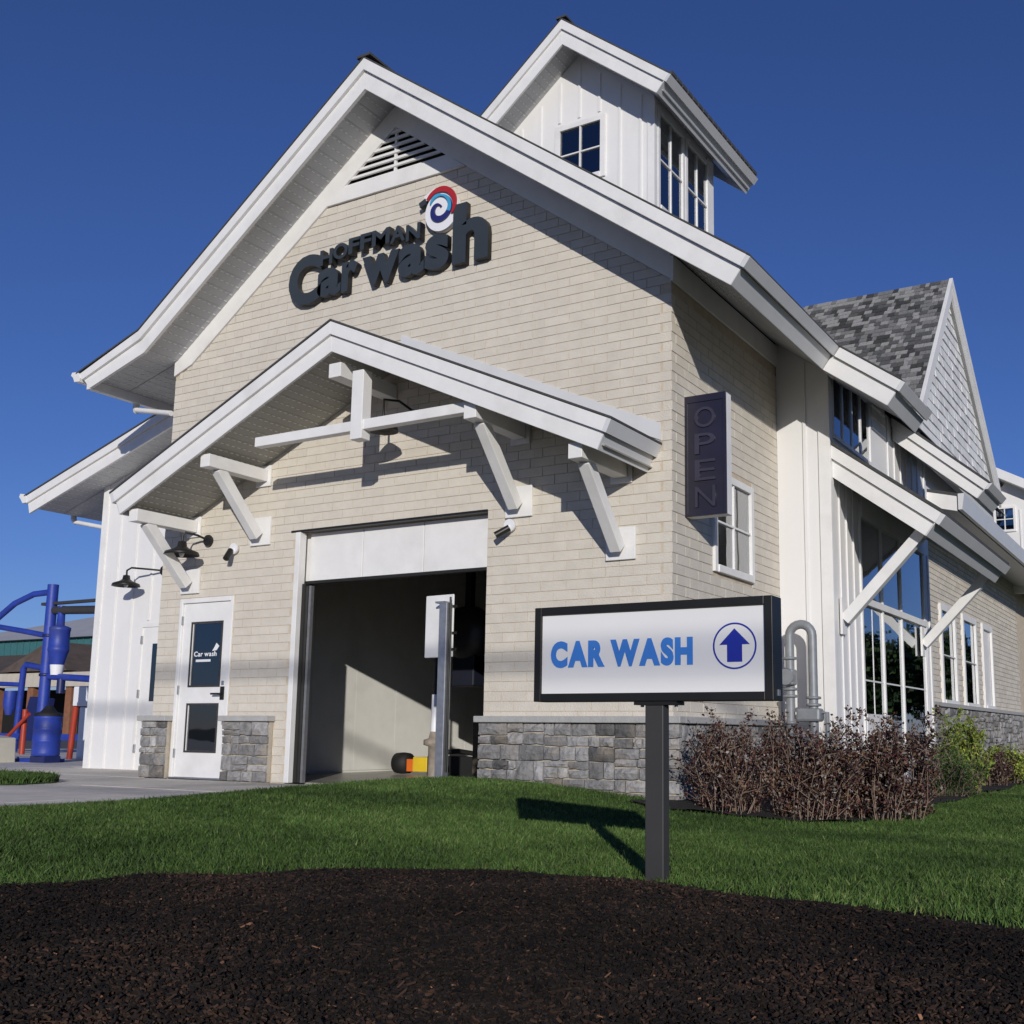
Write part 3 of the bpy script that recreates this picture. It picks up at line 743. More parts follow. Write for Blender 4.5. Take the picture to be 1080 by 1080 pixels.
# --- cross gable and its short eave
def pent():
    y0, y1 = 6.0, 7.1; xs, xe, z0, z1 = 7.95, 9.24, 5.13, 4.02; s_ = (z0 - z1) / (xe - xs); t_ = math.atan(s_); a_, b_ = math.sin(t_), math.cos(t_)
    r = MB().xz([(xs, z0 + .045), (xe, z1 + .045), (xe, z1 + .005), (xs, z0 + .005)], y0 - .04, y1).build('eave_roof', ROOFM, B)
    def P(d0, d1): return [(xs, z0 - d0 / b_), (xe - d0 * a_, z1 - d0 * b_), (xe - d1 * a_, z1 - d1 * b_), (xs, z0 - d1 / b_)]
    MB().xz(P(0, .10), y0 - .04, y0 + .05).build('rake_trim', WHITE, r, .004); MB().xz(P(.103, .25), y0, y0 + .05).build('fascia', WHITE, r, .004)
    for d0, d1, q in ((0, .10, .05), (.103, .25, .012)):
        a = (xe - d0 * a_, z1 - d0 * b_); c = (xe - d1 * a_, z1 - d1 * b_)
        MB().xz([a, c, (c[0] + q, c[1]), (a[0] + q, a[1])], y0 - .04, y1).build('gutter', GUTTER, r)
    MB().xz([(xs, z0 - .3), (xe - .15, z1 - .17), (xe - .15, z1 - .15), (xs, z0 - .28)], y0 + .05, y1).build('soffit_panel', SOFFIT, r)
pent()
GXx, GYc, GZc = 8.3, 8.966, 8.277; SL, SR = 1.09, .745; YL, YR = 6.05, 12.95
def gz(y): return GZc - (SL * (GYc - y) if y < GYc else SR * (y - GYc))
cg = MB().prism([(GXx - .04, GYc, GZc), (GXx - .04, YL, gz(YL)), (GXx - .04, YL, gz(YL) - .05), (GXx - .04, GYc, GZc - .05)], (-4.9, 0, 0))
cg.prism([(GXx - .04, GYc, GZc), (GXx - .04, YR, gz(YR)), (GXx - .04, YR, gz(YR) - .05), (GXx - .04, GYc, GZc - .05)], (-4.9, 0, 0))
cg = cg.build('gable_roof', SHING[1], B)
# individual shingles on the slope that faces the camera
sll = math.hypot(1, SL); vid = {}
def shingle_mesh(l, m):
    key = (round(l, 2), m.name)
    if key not in vid:
        q = MB(); h = .15
        q.prism([(-l / 2 + .004, 0, 0), (l / 2 - .004, 0, 0), (l / 2 - .004, .006, 0), (-l / 2 + .004, .006, 0)], (0, 0, .001))
        q = MB().add([(-l / 2 + .003, 0, .001), (l / 2 - .003, 0, .001), (l / 2 - .003, h, .001), (-l / 2 + .003, h, .001), (-l / 2 + .003, 0, .016), (l / 2 - .003, 0, .016), (l / 2 - .003, h, .004), (-l / 2 + .003, h, .004)],
                     [(3, 2, 1, 0), (4, 5, 6, 7), (0, 1, 5, 4), (1, 2, 6, 5), (2, 3, 7, 6), (3, 0, 4, 7)])
        vid[key] = q.mesh('shingle', m)
    return vid[key]
ang = math.atan(SL); cnt = 0
exposure = .125; nrow = int((GYc - YL) * sll / exposure)
rest = MB()
for k in range(nrow - 1, -1, -1):
    sdist = (nrow - k) * exposure
    y = GYc - sdist / sll; z = gz(y)
    x = 8.27 + .02
    xmin = 5.75
    while x > xmin:
        l = random.choice([.07, .09, .11, .13, .16]); mm = random.choices(SHING, [.32, .3, .25, .13])[0]
        # skip what lies well below the main roof plane (valley)
        xc = x - l / 2
        if z > rzt(xc) + .02 or xc > 8.0:
            if cnt < 300: piece('shingle', shingle_mesh(l, mm), (xc, y, z), cg, (ang, 0, 0)); cnt += 1
            else:
                sm_ = shingle_mesh(l, mm); R_ = Matrix.Translation((xc, y, z)) @ Matrix.Rotation(ang, 4, 'X')
                rest.add([R_ @ v.co for v in sm_.vertices], [tuple(f.vertices) for f in sm_.polygons], mm)
        x -= l
if rest.v: stuff(rest.build('far_shingles', SHING[0], cg))
# rake boards (face +x) and shake siding of the gable
def rk(d0, d1, ya, x0, x1, name):
    sgn = -1 if ya < GYc else 1; sl_ = SL if sgn < 0 else SR; t_ = math.atan(sl_)
    p = [(GYc, GZc - d0 / math.cos(t_)), (ya, gz(ya) - d0 / math.cos(t_)), (ya, gz(ya) - d1 / math.cos(t_)), (GYc, GZc - d1 / math.cos(t_))]
    MB().yz(p, x0, x1).build(name, WHITE, cg, .004)
for ya in (YL, YR): rk(-.02, .08, ya, GXx - .03, GXx + .03, 'rake_trim'); rk(.083, .21, ya, GXx - .03, GXx + .012, 'fascia')
XG = 8.19
gw = MB().yz([(YL + .3, 4.75), (YR - .3, 4.75), (YR - .3, gz(YR - .3)), (GYc, GZc - .1), (YL + .3, gz(YL + .3))], XG - .1, XG).build('gable_wall', SHAKE, B)
rv = []; rf = []; rt = []; ns = 0; svar = {}
for k in range(22):
    z0 = 4.55 + .17 * k
    yl = max(GYc - (GZc - .2 - z0) / SL, YL); yr = min(GYc + (GZc - .2 - z0) / SR, YR - .3)
    y = yl
    while y < yr - .05:
        l = min(random.choice([.16, .2, .24, .28, .34]), yr - y)
        d = random.choice([.02, .026, .032])
        if ns < 300 and z0 > 4.9:
            key = (round(l, 2), d, random.randint(0, 2))
            if key not in svar:
                me = MB().prism([(.001, 0, 0), (d, 0, 0), (.008, 0, .18), (.001, 0, .18)], (0, l - .008, 0)).mesh('shake', SHAKE); tone_attr(me, [random.uniform(.88, 1.08)] * len(me.polygons)); svar[key] = me
            piece('shake', svar[key], (XG, y, z0), gw); ns += 1
        y += l
tone_attr(gw.data, [.85] * len(gw.data.polygons))
tone_attr(sw2.data, [1.0] * len(sw2.data.polygons))
for c in sw2.children:
    if c.name.startswith('shake'): tone_attr(c.data, [random.uniform(.88, 1.05)] * len(c.data.polygons))
# soffit of the gable overhang
MB().prism([(XG, GYc, GZc - .22), (XG, YL + .1, gz(YL + .1) - .22), (XG, YL + .1, gz(YL + .1) - .20), (XG, GYc, GZc - .20)], (GXx - .032 - XG, 0, 0)).prism([(XG, GYc, GZc - .22), (XG, YR, gz(YR) - .22), (XG, YR, gz(YR) - .20), (XG, GYc, GZc - .20)], (GXx - .03 - XG, 0, 0)).build('soffit_panel', SOFFIT, cg)

# --- cupola
CY0, CY1, CHW, CSY, CEY = 4.3, 6.42, 1.33, 3.8, 7.25; CAZ, CSL = 11.53, .806; c_t = math.atan(CSL); c_s, c_c = math.sin(c_t), math.cos(c_t); CXE = 1.83
WX0, WX1, WZA, WZB = 3.33, 4.06, 9.14, 10.0
cup = MB().xz([(XM - CHW, 6.4), (XM + CHW, 6.4), (XM + CHW, WZA), (XM - CHW, WZA)], CY0, CY0 + .1)
cup.xz([(XM - CHW, WZA), (WX0, WZA), (WX0, WZB), (XM - CHW, WZB)], CY0, CY0 + .1).xz([(WX1, WZA), (XM + CHW, WZA), (XM + CHW, WZB), (WX1, WZB)], CY0, CY0 + .1)
cup.xz([(XM - CHW, WZB), (XM + CHW, WZB), (XM + CHW, CAZ - CSL * CHW - .27), (XM, CAZ - .27), (XM - CHW, CAZ - CSL * CHW - .27)], CY0, CY0 + .1)
cup.box(XM + CHW - .1, XM + CHW, CY0 + .1, CY1, 6.4, 8.35).box(XM + CHW - .1, XM + CHW, CY0 + .1, CY1, 10.02, CAZ - CSL * CHW - .3)
cup.box(XM - CHW, XM - CHW + .1, CY0 + .1, CY1, 6.4, CAZ - CSL * CHW - .3)
cup.box(XM - CHW, XM + CHW, CY1, CY1 + .1, 6.4, CAZ - CSL * CHW - .3)
cupw = cup.build('cupola', SIDING, B)
for xx in np.arange(-1.05, 1.2, .36):
    if -.45 < xx < .55: zb0 = 10.15
    else: zb0 = 6.6
    MB().box(XM + xx - .022, XM + xx + .022, CY0 - .02, CY0 - .001, zb0, CAZ - CSL * abs(xx) - .42).build('batten', SIDING, cupw, .003)
MB().box(XM + CHW - .10, XM + CHW + .02, CY0 - .022, CY0 - .001, 6.6, 10.1).box(XM + CHW + .001, XM + CHW + .02, CY0 - .001, CY0 + .08, 6.6, 10.1).build('corner_board', WHITE, cupw)
MB().box(XM + CHW + .001, XM + CHW + .02, CY1 - .14, CY1 + .1, 6.6, 10.1).build('corner_board', WHITE, cupw)
window(cupw, 'y', CY0, 3.33, 4.06, 9.14, 10.0, 2, 2, .035, .09, GLASSD, back=False)
for a, b in ((CY0 + .17, CY0 + .98), (CY0 + 1.17, CY0 + 1.95)):
    window(cupw, 'x', XM + CHW, a, b, 8.45, 9.95, 2, 2, .03, .08, GLASS, back=False, curtain=[(a + .45, b)], muntin=.025)
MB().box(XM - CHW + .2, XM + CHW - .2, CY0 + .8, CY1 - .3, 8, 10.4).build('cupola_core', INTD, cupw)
crf = MB().xz([(XM, CAZ + .03), (XM + CXE, CAZ - CSL * CXE + .03), (XM + CXE, CAZ - CSL * CXE + .006), (XM, CAZ + .006), (XM - CXE, CAZ - CSL * CXE + .006), (XM - CXE, CAZ - CSL * CXE + .03)], CSY - .05, CEY).build('cupola_roof', ROOFM, B)
def cp(sg, d0, d1): 
    xe = CXE; ze = CAZ - CSL * xe
    return [(XM, CAZ - d0 / c_c), (XM + sg * (xe - d0 * c_s), ze - d0 * c_c), (XM + sg * (xe - d1 * c_s), ze - d1 * c_c), (XM, CAZ - d1 / c_c)]
for sg in (-1, 1):
    MB().xz(cp(sg, 0, .12), CSY - .045, CSY + .03).build('rake_trim', WHITE, crf, .004); MB().xz(cp(sg, .122, .31), CSY - .01, CSY + .03).build('fascia', WHITE, crf, .004)
    MB().xz(cp(sg, .0, .31), CEY - .05, CEY - .02).build('fascia', WHITE, crf)
    for d0, d1, q in ((.0, .12, .05), (.122, .31, .012)):
        p = cp(sg, d0, d1)
        MB().xz([p[1], p[2], (p[2][0] + sg * q * c_c, p[2][1] - q * c_s), (p[1][0] + sg * q * c_c, p[1][1] - q * c_s)], CSY - .045, CEY).build('gutter' if q > .02 else 'eave_fascia', GUTTER, crf)
    n = 9
    for k in range(n):
        a = (CXE - .12) * k / n; b = (CXE - .12) * (k + 1) / n
        soffit_strip((XM + sg * a, CAZ - CSL * a - .30), (XM + sg * b, CAZ - CSL * b - .30), CSY + .03, CY0 if k < 7 else CEY - .05, crf)
MB().beam((XM, CSY - .06, CAZ + .035), (XM, CEY, CAZ + .035), .18, .03).build('ridge_cap', ROOFM, crf)
stab = MB()
for k in range(18): stab.box(XM + CXE - .01, XM + CXE + .045, CSY + .19 * k, CSY + .19 * k + .15, CAZ - CSL * CXE - .0, CAZ - CSL * CXE + .055)
stab.build('drip_edge_tabs', ROOFM, crf)

# --- left wing: white board and batten wall, shed roof, door
YLW = 1.5; XLW = -3.30
lwg = MB().box(XLW, 0, YLW, YLW + .1, -.05, 4.9).box(XLW, XLW + .1, YLW + .1, 7, -.05, 4.6).build('siding_wall', SIDING, B)
for xx in np.arange(XLW + .42, -.2, .40):
    if -2.25 < xx < -1.3: z0 = 2.2
    else: z0 = .0
    MB().box(xx - .022, xx + .022, YLW - .02, YLW - .001, z0, 4.55).build('batten', SIDING, lwg, .003)
MB().box(XLW - .02, XLW + .1, YLW - .022, YLW - .001, -.04, 4.6).build('corner_board', WHITE, lwg)
ld = MB().box(-2.20, -1.22, YLW - .012, YLW - .002, 0, 2.12).build('service_door', WHITE, B)
MB().box(-2.22, -2.17, YLW - .03, YLW - .0125, 0, 2.16).box(-1.25, -1.2, YLW - .03, YLW - .0125, 0, 2.16).box(-2.17, -1.25, YLW - .03, YLW - .0125, 2.1, 2.16).build('door_frame', WHITE, ld)
MB().box(-1.93, -1.5, YLW - .02, YLW - .0125, 1.0, 1.85).build('pane', GLASSD, ld)
for z in (.25, 1.05, 1.85): MB().box(-2.175, -2.155, YLW - .045, YLW - .0125, z, z + .12).build('hinge', STEEL, ld)
LW_T = [(-.0, 5.66), (-4.55, 4.245)]; YS = 1.0
lsl = (5.66 - 4.245) / 4.55; lt = math.atan(lsl); l_s, l_c = math.sin(lt), math.cos(lt)
lroof = MB().xz([(0, 5.69), (0, 5.67), (-4.58, 4.245), (-4.58, 4.266)], YS - .05, 7).build('wing_roof', ROOFM, B)
def lp(d0, d1): return [(-.2, 5.66 - .2 * lsl - d0 / l_c), (-4.55 + d0 * l_s, 4.245 - d0 * l_c), (-4.55 + d1 * l_s, 4.245 - d1 * l_c), (-.2, 5.66 - .2 * lsl - d1 / l_c)]
MB().xz(lp(0, .12), YS - .045, YS + .03).build('rake_trim', WHITE, lroof, .004); MB().xz(lp(.122, .29), YS - .01, YS + .03).build('fascia', WHITE, lroof, .004)
for k in range(15):
    a = -.2 - 4.15 * k / 15; b = -.2 - 4.15 * (k + 1) / 15
    soffit_strip((a, 5.66 + a * lsl - .27), (b, 5.66 + b * lsl - .27), YS + .03, YLW - .001, lroof)
    if b < XLW + .2: soffit_strip((a, 5.66 + a * lsl - .27), (b, 5.66 + b * lsl - .27), YLW + .012, 7, lroof)
MB().xz([(-4.56, 4.28), (-4.68, 4.30), (-4.70, 4.25), (-4.65, 4.2), (-4.6, 4.14), (-4.5, 4.14), (-4.5, 4.2)], YS - .05, 7).build('gutter', WHITE, lroof)
MB().tube([(-4.42, YS + .75, 4.12), (-4.42, YS + .75, 4.0), (-4.36, YS + .75, 3.94)], .045).build('downspout_outlet', GUTTER, lroof)
MB().tube([(-4.38, YS + .75, 3.95), (-3.28, YLW + .2, 3.72)], .036).build('leader_pipe', WHITE, lroof)

# --- rear wing on the far right
XR = 7.40
rwm = MB(); yw = [YB + .1]
for a, b in ((11.25, 12.35), (13.25, 14.45), (15.35, 16.3)): yw += [a, b]; rwm.box(XR - .2, XR, a, b, -.4, 1.26).box(XR - .2, XR, a, b, 2.9, 4.6)
yw.append(26)
for a, b in zip(yw[0::2], yw[1::2]): rwm.box(XR - .2, XR, a, b, -.4, 4.6)
rwall = rwm.build('wall', MORTAR, B)
rv = []; rf = []; rt = []
for k in range(32):
    z = 1.22 + .1016 * k; y = YB + .1 + (BL / 2 if k % 2 else 0)
    while y < 20:
        if not any(a - .15 < y + BL / 2 < b + .15 and z < 3.0 for a, b in ((11.2, 12.4), (13.2, 14.5), (15.3, 16.4))):
            V = np.array([(XR - .05 if sx < 0 else XR + .012, y + (0.006 if sy < 0 else BL - .006), z + sz * .045) for sx in (-1, 1) for sy in (-1, 1) for sz in (-1, 1)])
            rv.append(V); rf.append(BF + 8 * len(rf)); rt += [random.gauss(1, .05)] * 6
        y += BL
o = bpy.data.objects.new('far_brickwork', np_mesh('far_brickwork', np.concatenate(rv), np.concatenate(rf), [BRICK], tone=np.array(rt))); COL.objects.link(o); setpar(o, rwall); stuff(o)
rb = MB().box(XR + .001, XR + .06, YB + .1, 26, -.4, 1.12).build('stone_base', STMORT, B)
stones(rb, YB + .2, 20.0, .3, 1.12, lambda c, z: ((XR + .06, c, z), (0, 0, math.pi / 2)), 9)
MB().box(XR + .001, XR + .14, YB + .1, 26, 1.12, 1.19).build('stone_cap', CAPST, B)
window(B, 'x', XR, 11.25, 12.35, 1.26, 2.9, 1, 2, .05, .12, GLASSD, curtain=[(11.25, 12.0)])
window(B, 'x', XR, 13.25, 14.45, 1.26, 2.9, 1, 2, .05, .12, GLASSD)
window(B, 'x', XR, 15.35, 16.3, 1.26, 2.9, 1, 1, .05, .12, WHITE)
rrf = MB().xz([(8.35, 4.45), (8.35, 4.40), (3.6, 5.6), (3.6, 5.65)], 8.4, 26).build('rear_roof', ROOFM, B)
MB().xz([(8.36, 4.44), (8.36, 4.18), (8.42, 4.18), (8.46, 4.44)], 8.4, 26).build('gutter', GUTTER, rrf)
MB().xz([(8.34, 4.40), (8.34, 4.16), (7.3, 4.42), (7.3, 4.66)], 8.4, 8.46).build('fascia', WHITE, rrf)
MB().xz([(8.34, 4.19), (8.34, 4.17), (7.3, 4.43), (7.3, 4.45)], 8.46, 26).build('soffit_panel', SOFFIT, rrf)
MB().box(7.80, 7.88, 8.1, 12.9, 4.3, 5.2).build('siding_wall', SIDING, B)  # added infill, closes the gap under the cross gable so it reads less black
# small second cupola far back
c2 = MB().xz([(6.65, 4.2), (8.25, 4.2), (8.25, 5.85), (6.65, 5.85)], 20, 20.2).xz([(6.65, 5.85), (7.08, 5.85), (7.08, 6.4), (6.65, 6.3)], 20, 20.2).xz([(7.5, 5.85), (8.25, 5.85), (8.25, 6.4), (7.5, 6.4)], 20, 20.2)
c2.xz([(7.08, 6.4), (8.25, 6.4), (8.25, 6.75), (7.45, 7.2), (6.8, 6.5)], 20, 20.2).box(8.15, 8.25, 20.2, 22.5, 4.2, 6.4).box(6.65, 6.75, 20.2, 22.5, 4.2, 6.3).box(6.65, 8.25, 22.4, 22.5, 4.2, 6.4)
c2 = c2.build('rear_dormer', SIDING, B)
for xx in (6.72, 6.92, 7.66, 7.86, 8.06, 8.2): MB().box(xx - .015, xx + .015, 19.98, 19.999, 4.6, 6.35).build('batten', SIDING, c2)
window(c2, 'y', 20, 7.08, 7.5, 5.85, 6.4, 2, 2, .04, .06, GLASSD, back=False)
MB().xz([(7.15, 7.45), (8.75, 6.56), (8.75, 6.31), (7.15, 7.2)], 19.6, 22.9).build('fascia', WHITE, c2)
MB().xz([(6.15, 5.95), (7.15, 7.45), (7.15, 7.2), (6.15, 5.7)], 19.6, 22.9).build('fascia', WHITE, c2)

# ------------------------------------------------------------------ things on and around the building
# wall logo
ws = thing('wall_sign', (3.6, -.05, 5.8), 'dark slate channel letters with red, white and blue swirl on the gable brick', 'sign')
YW = -.02; DP = .075
def glyph(ch, x0, x1, z0, z1, off=.045, depth=DP, y=YW, m=LETTER):
    me, v = text_mesh(ch, 1.0, .5, m, off)
    a, b = v[:, 0].min(), v[:, 0].max(); c, d = v[:, 1].min(), v[:, 1].max()
    nv = np.stack([x0 + (v[:, 0] - a) / (b - a) * (x1 - x0), y - depth * (v[:, 2] + .5), z0 + (v[:, 1] - c) / (d - c) * (z1 - z0)], 1)
    me.vertices.foreach_set('co', nv.ravel()); me.materials.append(LETEDGE); me.update()
    nr = np.zeros(len(me.polygons) * 3); me.polygons.foreach_get('normal', nr); nr = nr.reshape(-1, 3)
    me.polygons.foreach_set('material_index', (np.abs(nr[:, 1]) < .5).astype(np.int32))
    o = bpy.data.objects.new('letter', me); COL.objects.link(o); setpar(o, ws)
for ch, a, b, c, d in (('C', 2.08, 2.62, 5.76, 6.40), ('a', 2.56, 2.94, 5.80, 6.16), ('r', 2.95, 3.20, 5.80, 6.18), ('w', 3.27, 3.83, 5.80, 6.17),
                       ('a', 3.82, 4.20, 5.80, 6.19), ('s', 4.21, 4.55, 5.80, 6.22), ('h', 4.60, 5.09, 5.80, 6.52)): glyph(ch, a, b, c, d)
hx = 2.60
for ch, wdt in zip('HOFFMAN', (.20, .23, .17, .17, .27, .22, .21)):
    zz = 6.20 + .07 * math.sin((hx - 2.6) / 1.5 * math.pi) ; glyph(ch, hx, hx + wdt, zz, zz + .20, .03, .09); hx += wdt + .012
sx_, sz_ = 4.40, 6.53
def ring(r0, r1, a0, a1, n=24, cx=sx_, cz_=sz_): return [(cx + r0 * math.cos(math.radians(a0 + (a1 - a0) * i / n)), cz_ + r0 * math.sin(math.radians(a0 + (a1 - a0) * i / n))) for i in range(n + 1)], [(cx + r1 * math.cos(math.radians(a0 + (a1 - a0) * i / n)), cz_ + r1 * math.sin(math.radians(a0 + (a1 - a0) * i / n))) for i in range(n + 1)]
def band(f0, f1, a0, a1, y0, y1, m, name, n=40):
    q = MB()
    for i in range(n):
        pts = []
        for t, f in ((i / n, f0), ((i + 1) / n, f0), ((i + 1) / n, f1), (i / n, f1)):
            a = math.radians(a0 + (a1 - a0) * t); r = f(t); pts.append((sx_ + r * math.cos(a), sz_ + r * math.sin(a)))
        q.xz(pts, y0, y1)
    return q.build(name, m, ws)
MB().xz([(sx_ + .02 + .235 * math.cos(t * .1309), sz_ - .025 + .245 * math.sin(t * .1309)) for t in range(48)], YW - .06, YW).build('swirl_back', LOGOW, ws)
MB().xz([(sx_ - .24, sz_ + .21), (sx_ - .10, sz_ + .272), (sx_ + .05, sz_ + .262), (sx_ + .1, sz_ + .15), (sx_ - .12, sz_ + .13), (sx_ - .22, sz_ + .15)], YW - .0595, YW).build('swirl_back', LOGOW, ws)
band(lambda t: .205 - .015 * t, lambda t: .215 + .05 * math.sin(math.pi * (.15 + .85 * t)), 142, -28, YW - .085, YW - .061, LOGOR, 'swirl_red')
band(lambda t: .152 - .135 * t, lambda t: .165 - .13 * t + .055 * math.sin(math.pi * min(1, t * 1.15)), 95, -330, YW - .083, YW - .061, LOGON, 'swirl_navy', 60)
band(lambda t: .150 - .0 * t, lambda t: .158 + .03 * math.sin(math.pi * t), 150, 70, YW - .084, YW - .061, LOGOB, 'swirl_blue')
band(lambda t: .152 - .135 * t * .28, lambda t: .166 - .13 * t * .28 + .05 * math.sin(math.pi * t * .32), 95, -24, YW - .0845, YW - .061, LOGOB, 'swirl_blue', 20)
MB().xz([(4.10, 6.66), (4.19, 6.70), (4.20, 6.63), (4.12, 6.60)], YW - .08, YW).build('swirl_tail', LETTER, ws)

# OPEN blade sign on the flank
osn = thing('open_sign', (7.5, .5, 2.7), 'dark vertical sign reading OPEN projecting from the brick flank', 'sign')
OY0, OY1, OX0, OX1, OZ0, OZ1 = .30, .44, W + .0, 7.735, 2.73, 3.965
MB().box(OX0 + .003, OX1 - .001, OY0 + .012, OY1, OZ0, OZ1).build('cabinet', WHITE, osn, .006)
MB().box(OX0 + .003, OX0 + .03, OY0 - .012, OY0 + .011, OZ0, OZ1).box(OX1 - .03, OX1, OY0 - .012, OY0 + .011, OZ0, OZ1).box(OX0 + .03, OX1 - .03, OY0 - .012, OY0 + .011, OZ1 - .07, OZ1).box(OX0 + .03, OX1 - .03, OY0 - .012, OY0 + .011, OZ0, OZ0 + .03).build('frame', VIOLET, osn)
MB().box(OX0 + .03, OX1 - .03, OY0 - .002, OY0 + .011, OZ0 + .03, OZ1 - .07).build('face', VIOLET, osn)
MB().box(OX0 - .02, OX0 + .05, OY1, OY1 + .12, OZ0 + .2, OZ0 + .35).box(OX0 - .02, OX0 + .05, OY1, OY1 + .12, OZ1 - .35, OZ1 - .2).build('mounting_bracket', STEEL, osn)
for i, ch in enumerate('OPEN'):
    zt = OZ1 - .13 - i * .27
    me, v = text_mesh(ch, 1.0, .5, NEON, 0.0)
    a, b = v[:, 0].min(), v[:, 0].max(); c, d = v[:, 1].min(), v[:, 1].max()
    nv = np.stack([7.40 + (v[:, 0] - a) / (b - a) * .22, OY0 - .002 - .016 * (v[:, 2] + .5), zt - .21 + (v[:, 1] - c) / (d - c) * .21], 1)
    me.vertices.foreach_set('co', nv.ravel()); me.update(); o = bpy.data.objects.new('letter', me); COL.objects.link(o); setpar(o, osn)

# free-standing CAR WASH sign
fs = thing('directional_sign', (9.7, -5.25, 0), 'white CAR WASH sign with blue up arrow in dark frame on a post', 'sign')
SX0, SX1, SZ0, SZ1, SYF, SYB = 9.096, 10.232, .742, 1.166, -5.30, -5.19
f_ = .036
MB().box(SX0, SX0 + f_, SYF, SYB, SZ0, SZ1).box(SX1 - f_, SX1, SYF, SYB, SZ0, SZ1).box(SX0 + f_, SX1 - f_, SYF, SYB, SZ0, SZ0 + f_).box(SX0 + f_, SX1 - f_, SYF, SYB, SZ1 - f_, SZ1).build('cabinet', DARK, fs, .003)
MB().box(SX0 + f_, SX1 - f_, SYF + .012, SYB - .012, SZ0 + f_, SZ1 - f_).build('face', FACEW, fs)
MB().box(9.650, 9.736, -5.285, -5.225, -.06, SZ0 - .016).build('post', POSTG, fs, .004)
MB().box(9.60, 9.80, -5.292, -5.21, SZ0 - .016, SZ0 - .001).build('mounting_plate', DARK, fs)
for xx in (9.62, 9.78): MB().lathe([(.008, SZ0 - .024), (.008, SZ0 - .016)], (xx, -5.25, 0), n=8).build('bolt', STEEL, fs)
MB().box(SX1, SX1 + .003, SYB - .06, SYB - .035, SZ0 + .02, SZ0 + .045).build('latch', STEEL, fs)
letters_front('CAR WASH', fs, SYF + .012, CWBLUE, 9.178, 9.895, .902, 1.003, .0015, .066, gap=.05)
acx, acz, ar = 10.063, .966, .096
q = MB()
for i in range(48):
    a0, a1 = i / 48 * 2 * math.pi, (i + 1) / 48 * 2 * math.pi
    q.xz([(acx + r_ * math.cos(a), acz + r_ * math.sin(a)) for r_, a in ((ar - .007, a0), (ar, a0), (ar, a1), (ar - .007, a1))], SYF + .0105, SYF + .012)
q.build('arrow_ring', CWNAVY, fs)
MB().xz([(acx, acz + .072), (acx + .067, acz + .005), (acx + .033, acz + .005), (acx + .033, acz - .066), (acx - .033, acz - .066), (acx - .033, acz + .005), (acx - .067, acz + .005)], SYF + .0105, SYF + .012).build('arrow', CWNAVY, fs)

# gooseneck lamps
def gooseneck(c, wall_y, mount, label, sc_=1.0):
    t = thing('wall_lamp', (c[0], wall_y, c[2]), label, 'lamp', 'black gooseneck wall lamps')
    k = sc_
    MB().lathe([(.012, .13 * k), (.05 * k, .12 * k), (.06 * k, .06 * k), (.10 * k, .03 * k), (.2 * k, -.01 * k), (.215 * k, -.05 * k), (.205 * k, -.05 * k), (.19 * k, -.02 * k), (.02, .02 * k)], c, n=24).build('lamp_shade', DARK, t)
    MB().tube([(c[0], c[1], c[2] + .12 * k), (c[0], c[1], c[2] + .2 * k), (c[0] + (mount[0] - c[0]) * .15, c[1] + .02, c[2] + .24 * k), (c[0] + (mount[0] - c[0]) * .6, (c[1] + wall_y) / 2, c[2] + .22 * k), mount], .014).build('arm', DARK, t)
    MB().lathe([(.07, 0), (.075, .02), (.06, .05)], (mount[0], wall_y - .052, mount[2]), n=18, ax='y').build('wall_plate', DARK, t)
    MB().lathe([(.02, .0), (.035, -.04), (.02, -.08)], (c[0], c[1], c[2] + .01), n=10).build('bulb', LOGOW, t)
gooseneck((.73, -.32, 2.78), 0, (.86, -.02, 2.95), 'black gooseneck lamp on the cream brick above the glazed entry door')
gooseneck((-2.24, 1.18, 2.74), YLW - .022, (-1.75, YLW - .02, 2.93), 'black gooseneck lamp on the white batten wall of the left wing', .95)
# dark dome light under the canopy
cl = thing('canopy_light', (4.04, -.5, 3.9), 'dark dome light hanging under the canopy peak behind the tie beam', 'lamp')
MB().lathe([(.03, .14), (.08, .10), (.15, .03), (.17, -.03), (.16, -.03), (.10, -.0)], (4.04, -.5, 3.87), n=20).build('lamp_shade', DARK, cl)
MB().tube([(4.04, -.5, 4.0), (4.04, -.5, 4.2), (4.04, -.25, 4.25), (4.04, -.002, 4.2)], .014).build('arm', DARK, cl)
# security cameras
def seccam(p, d, label, name='security_camera'):
    t = thing(name, p, label, 'camera', 'security cameras on the front brick')
    MB().lathe([(.07, 0), (.07, .03), (.05, .05)], (p[0], p[1] - .05, p[2] + .05), n=18, ax='y').build('mount', LOGOW, t)
    MB().tube([(p[0], p[1] - .04, p[2] + .04), (p[0] + d[0] * .3, p[1] - .1, p[2])], .022).build('arm', LOGOW, t)
    a = Vector((p[0], p[1] - .10, p[2])); MB().tube([a - Vector(d) * .2, a + Vector(d) * .75], [.035, .038], n=14).build('camera_body', DARK, t)
seccam((1.33, 0, 2.76), (.03, -.1, -.13), 'small dark camera on white mount left of the wash bay door')
seccam((5.42, 0, 2.70), (-.13, -.08, -.09), 'small dark camera below the brace right of the wash bay door')

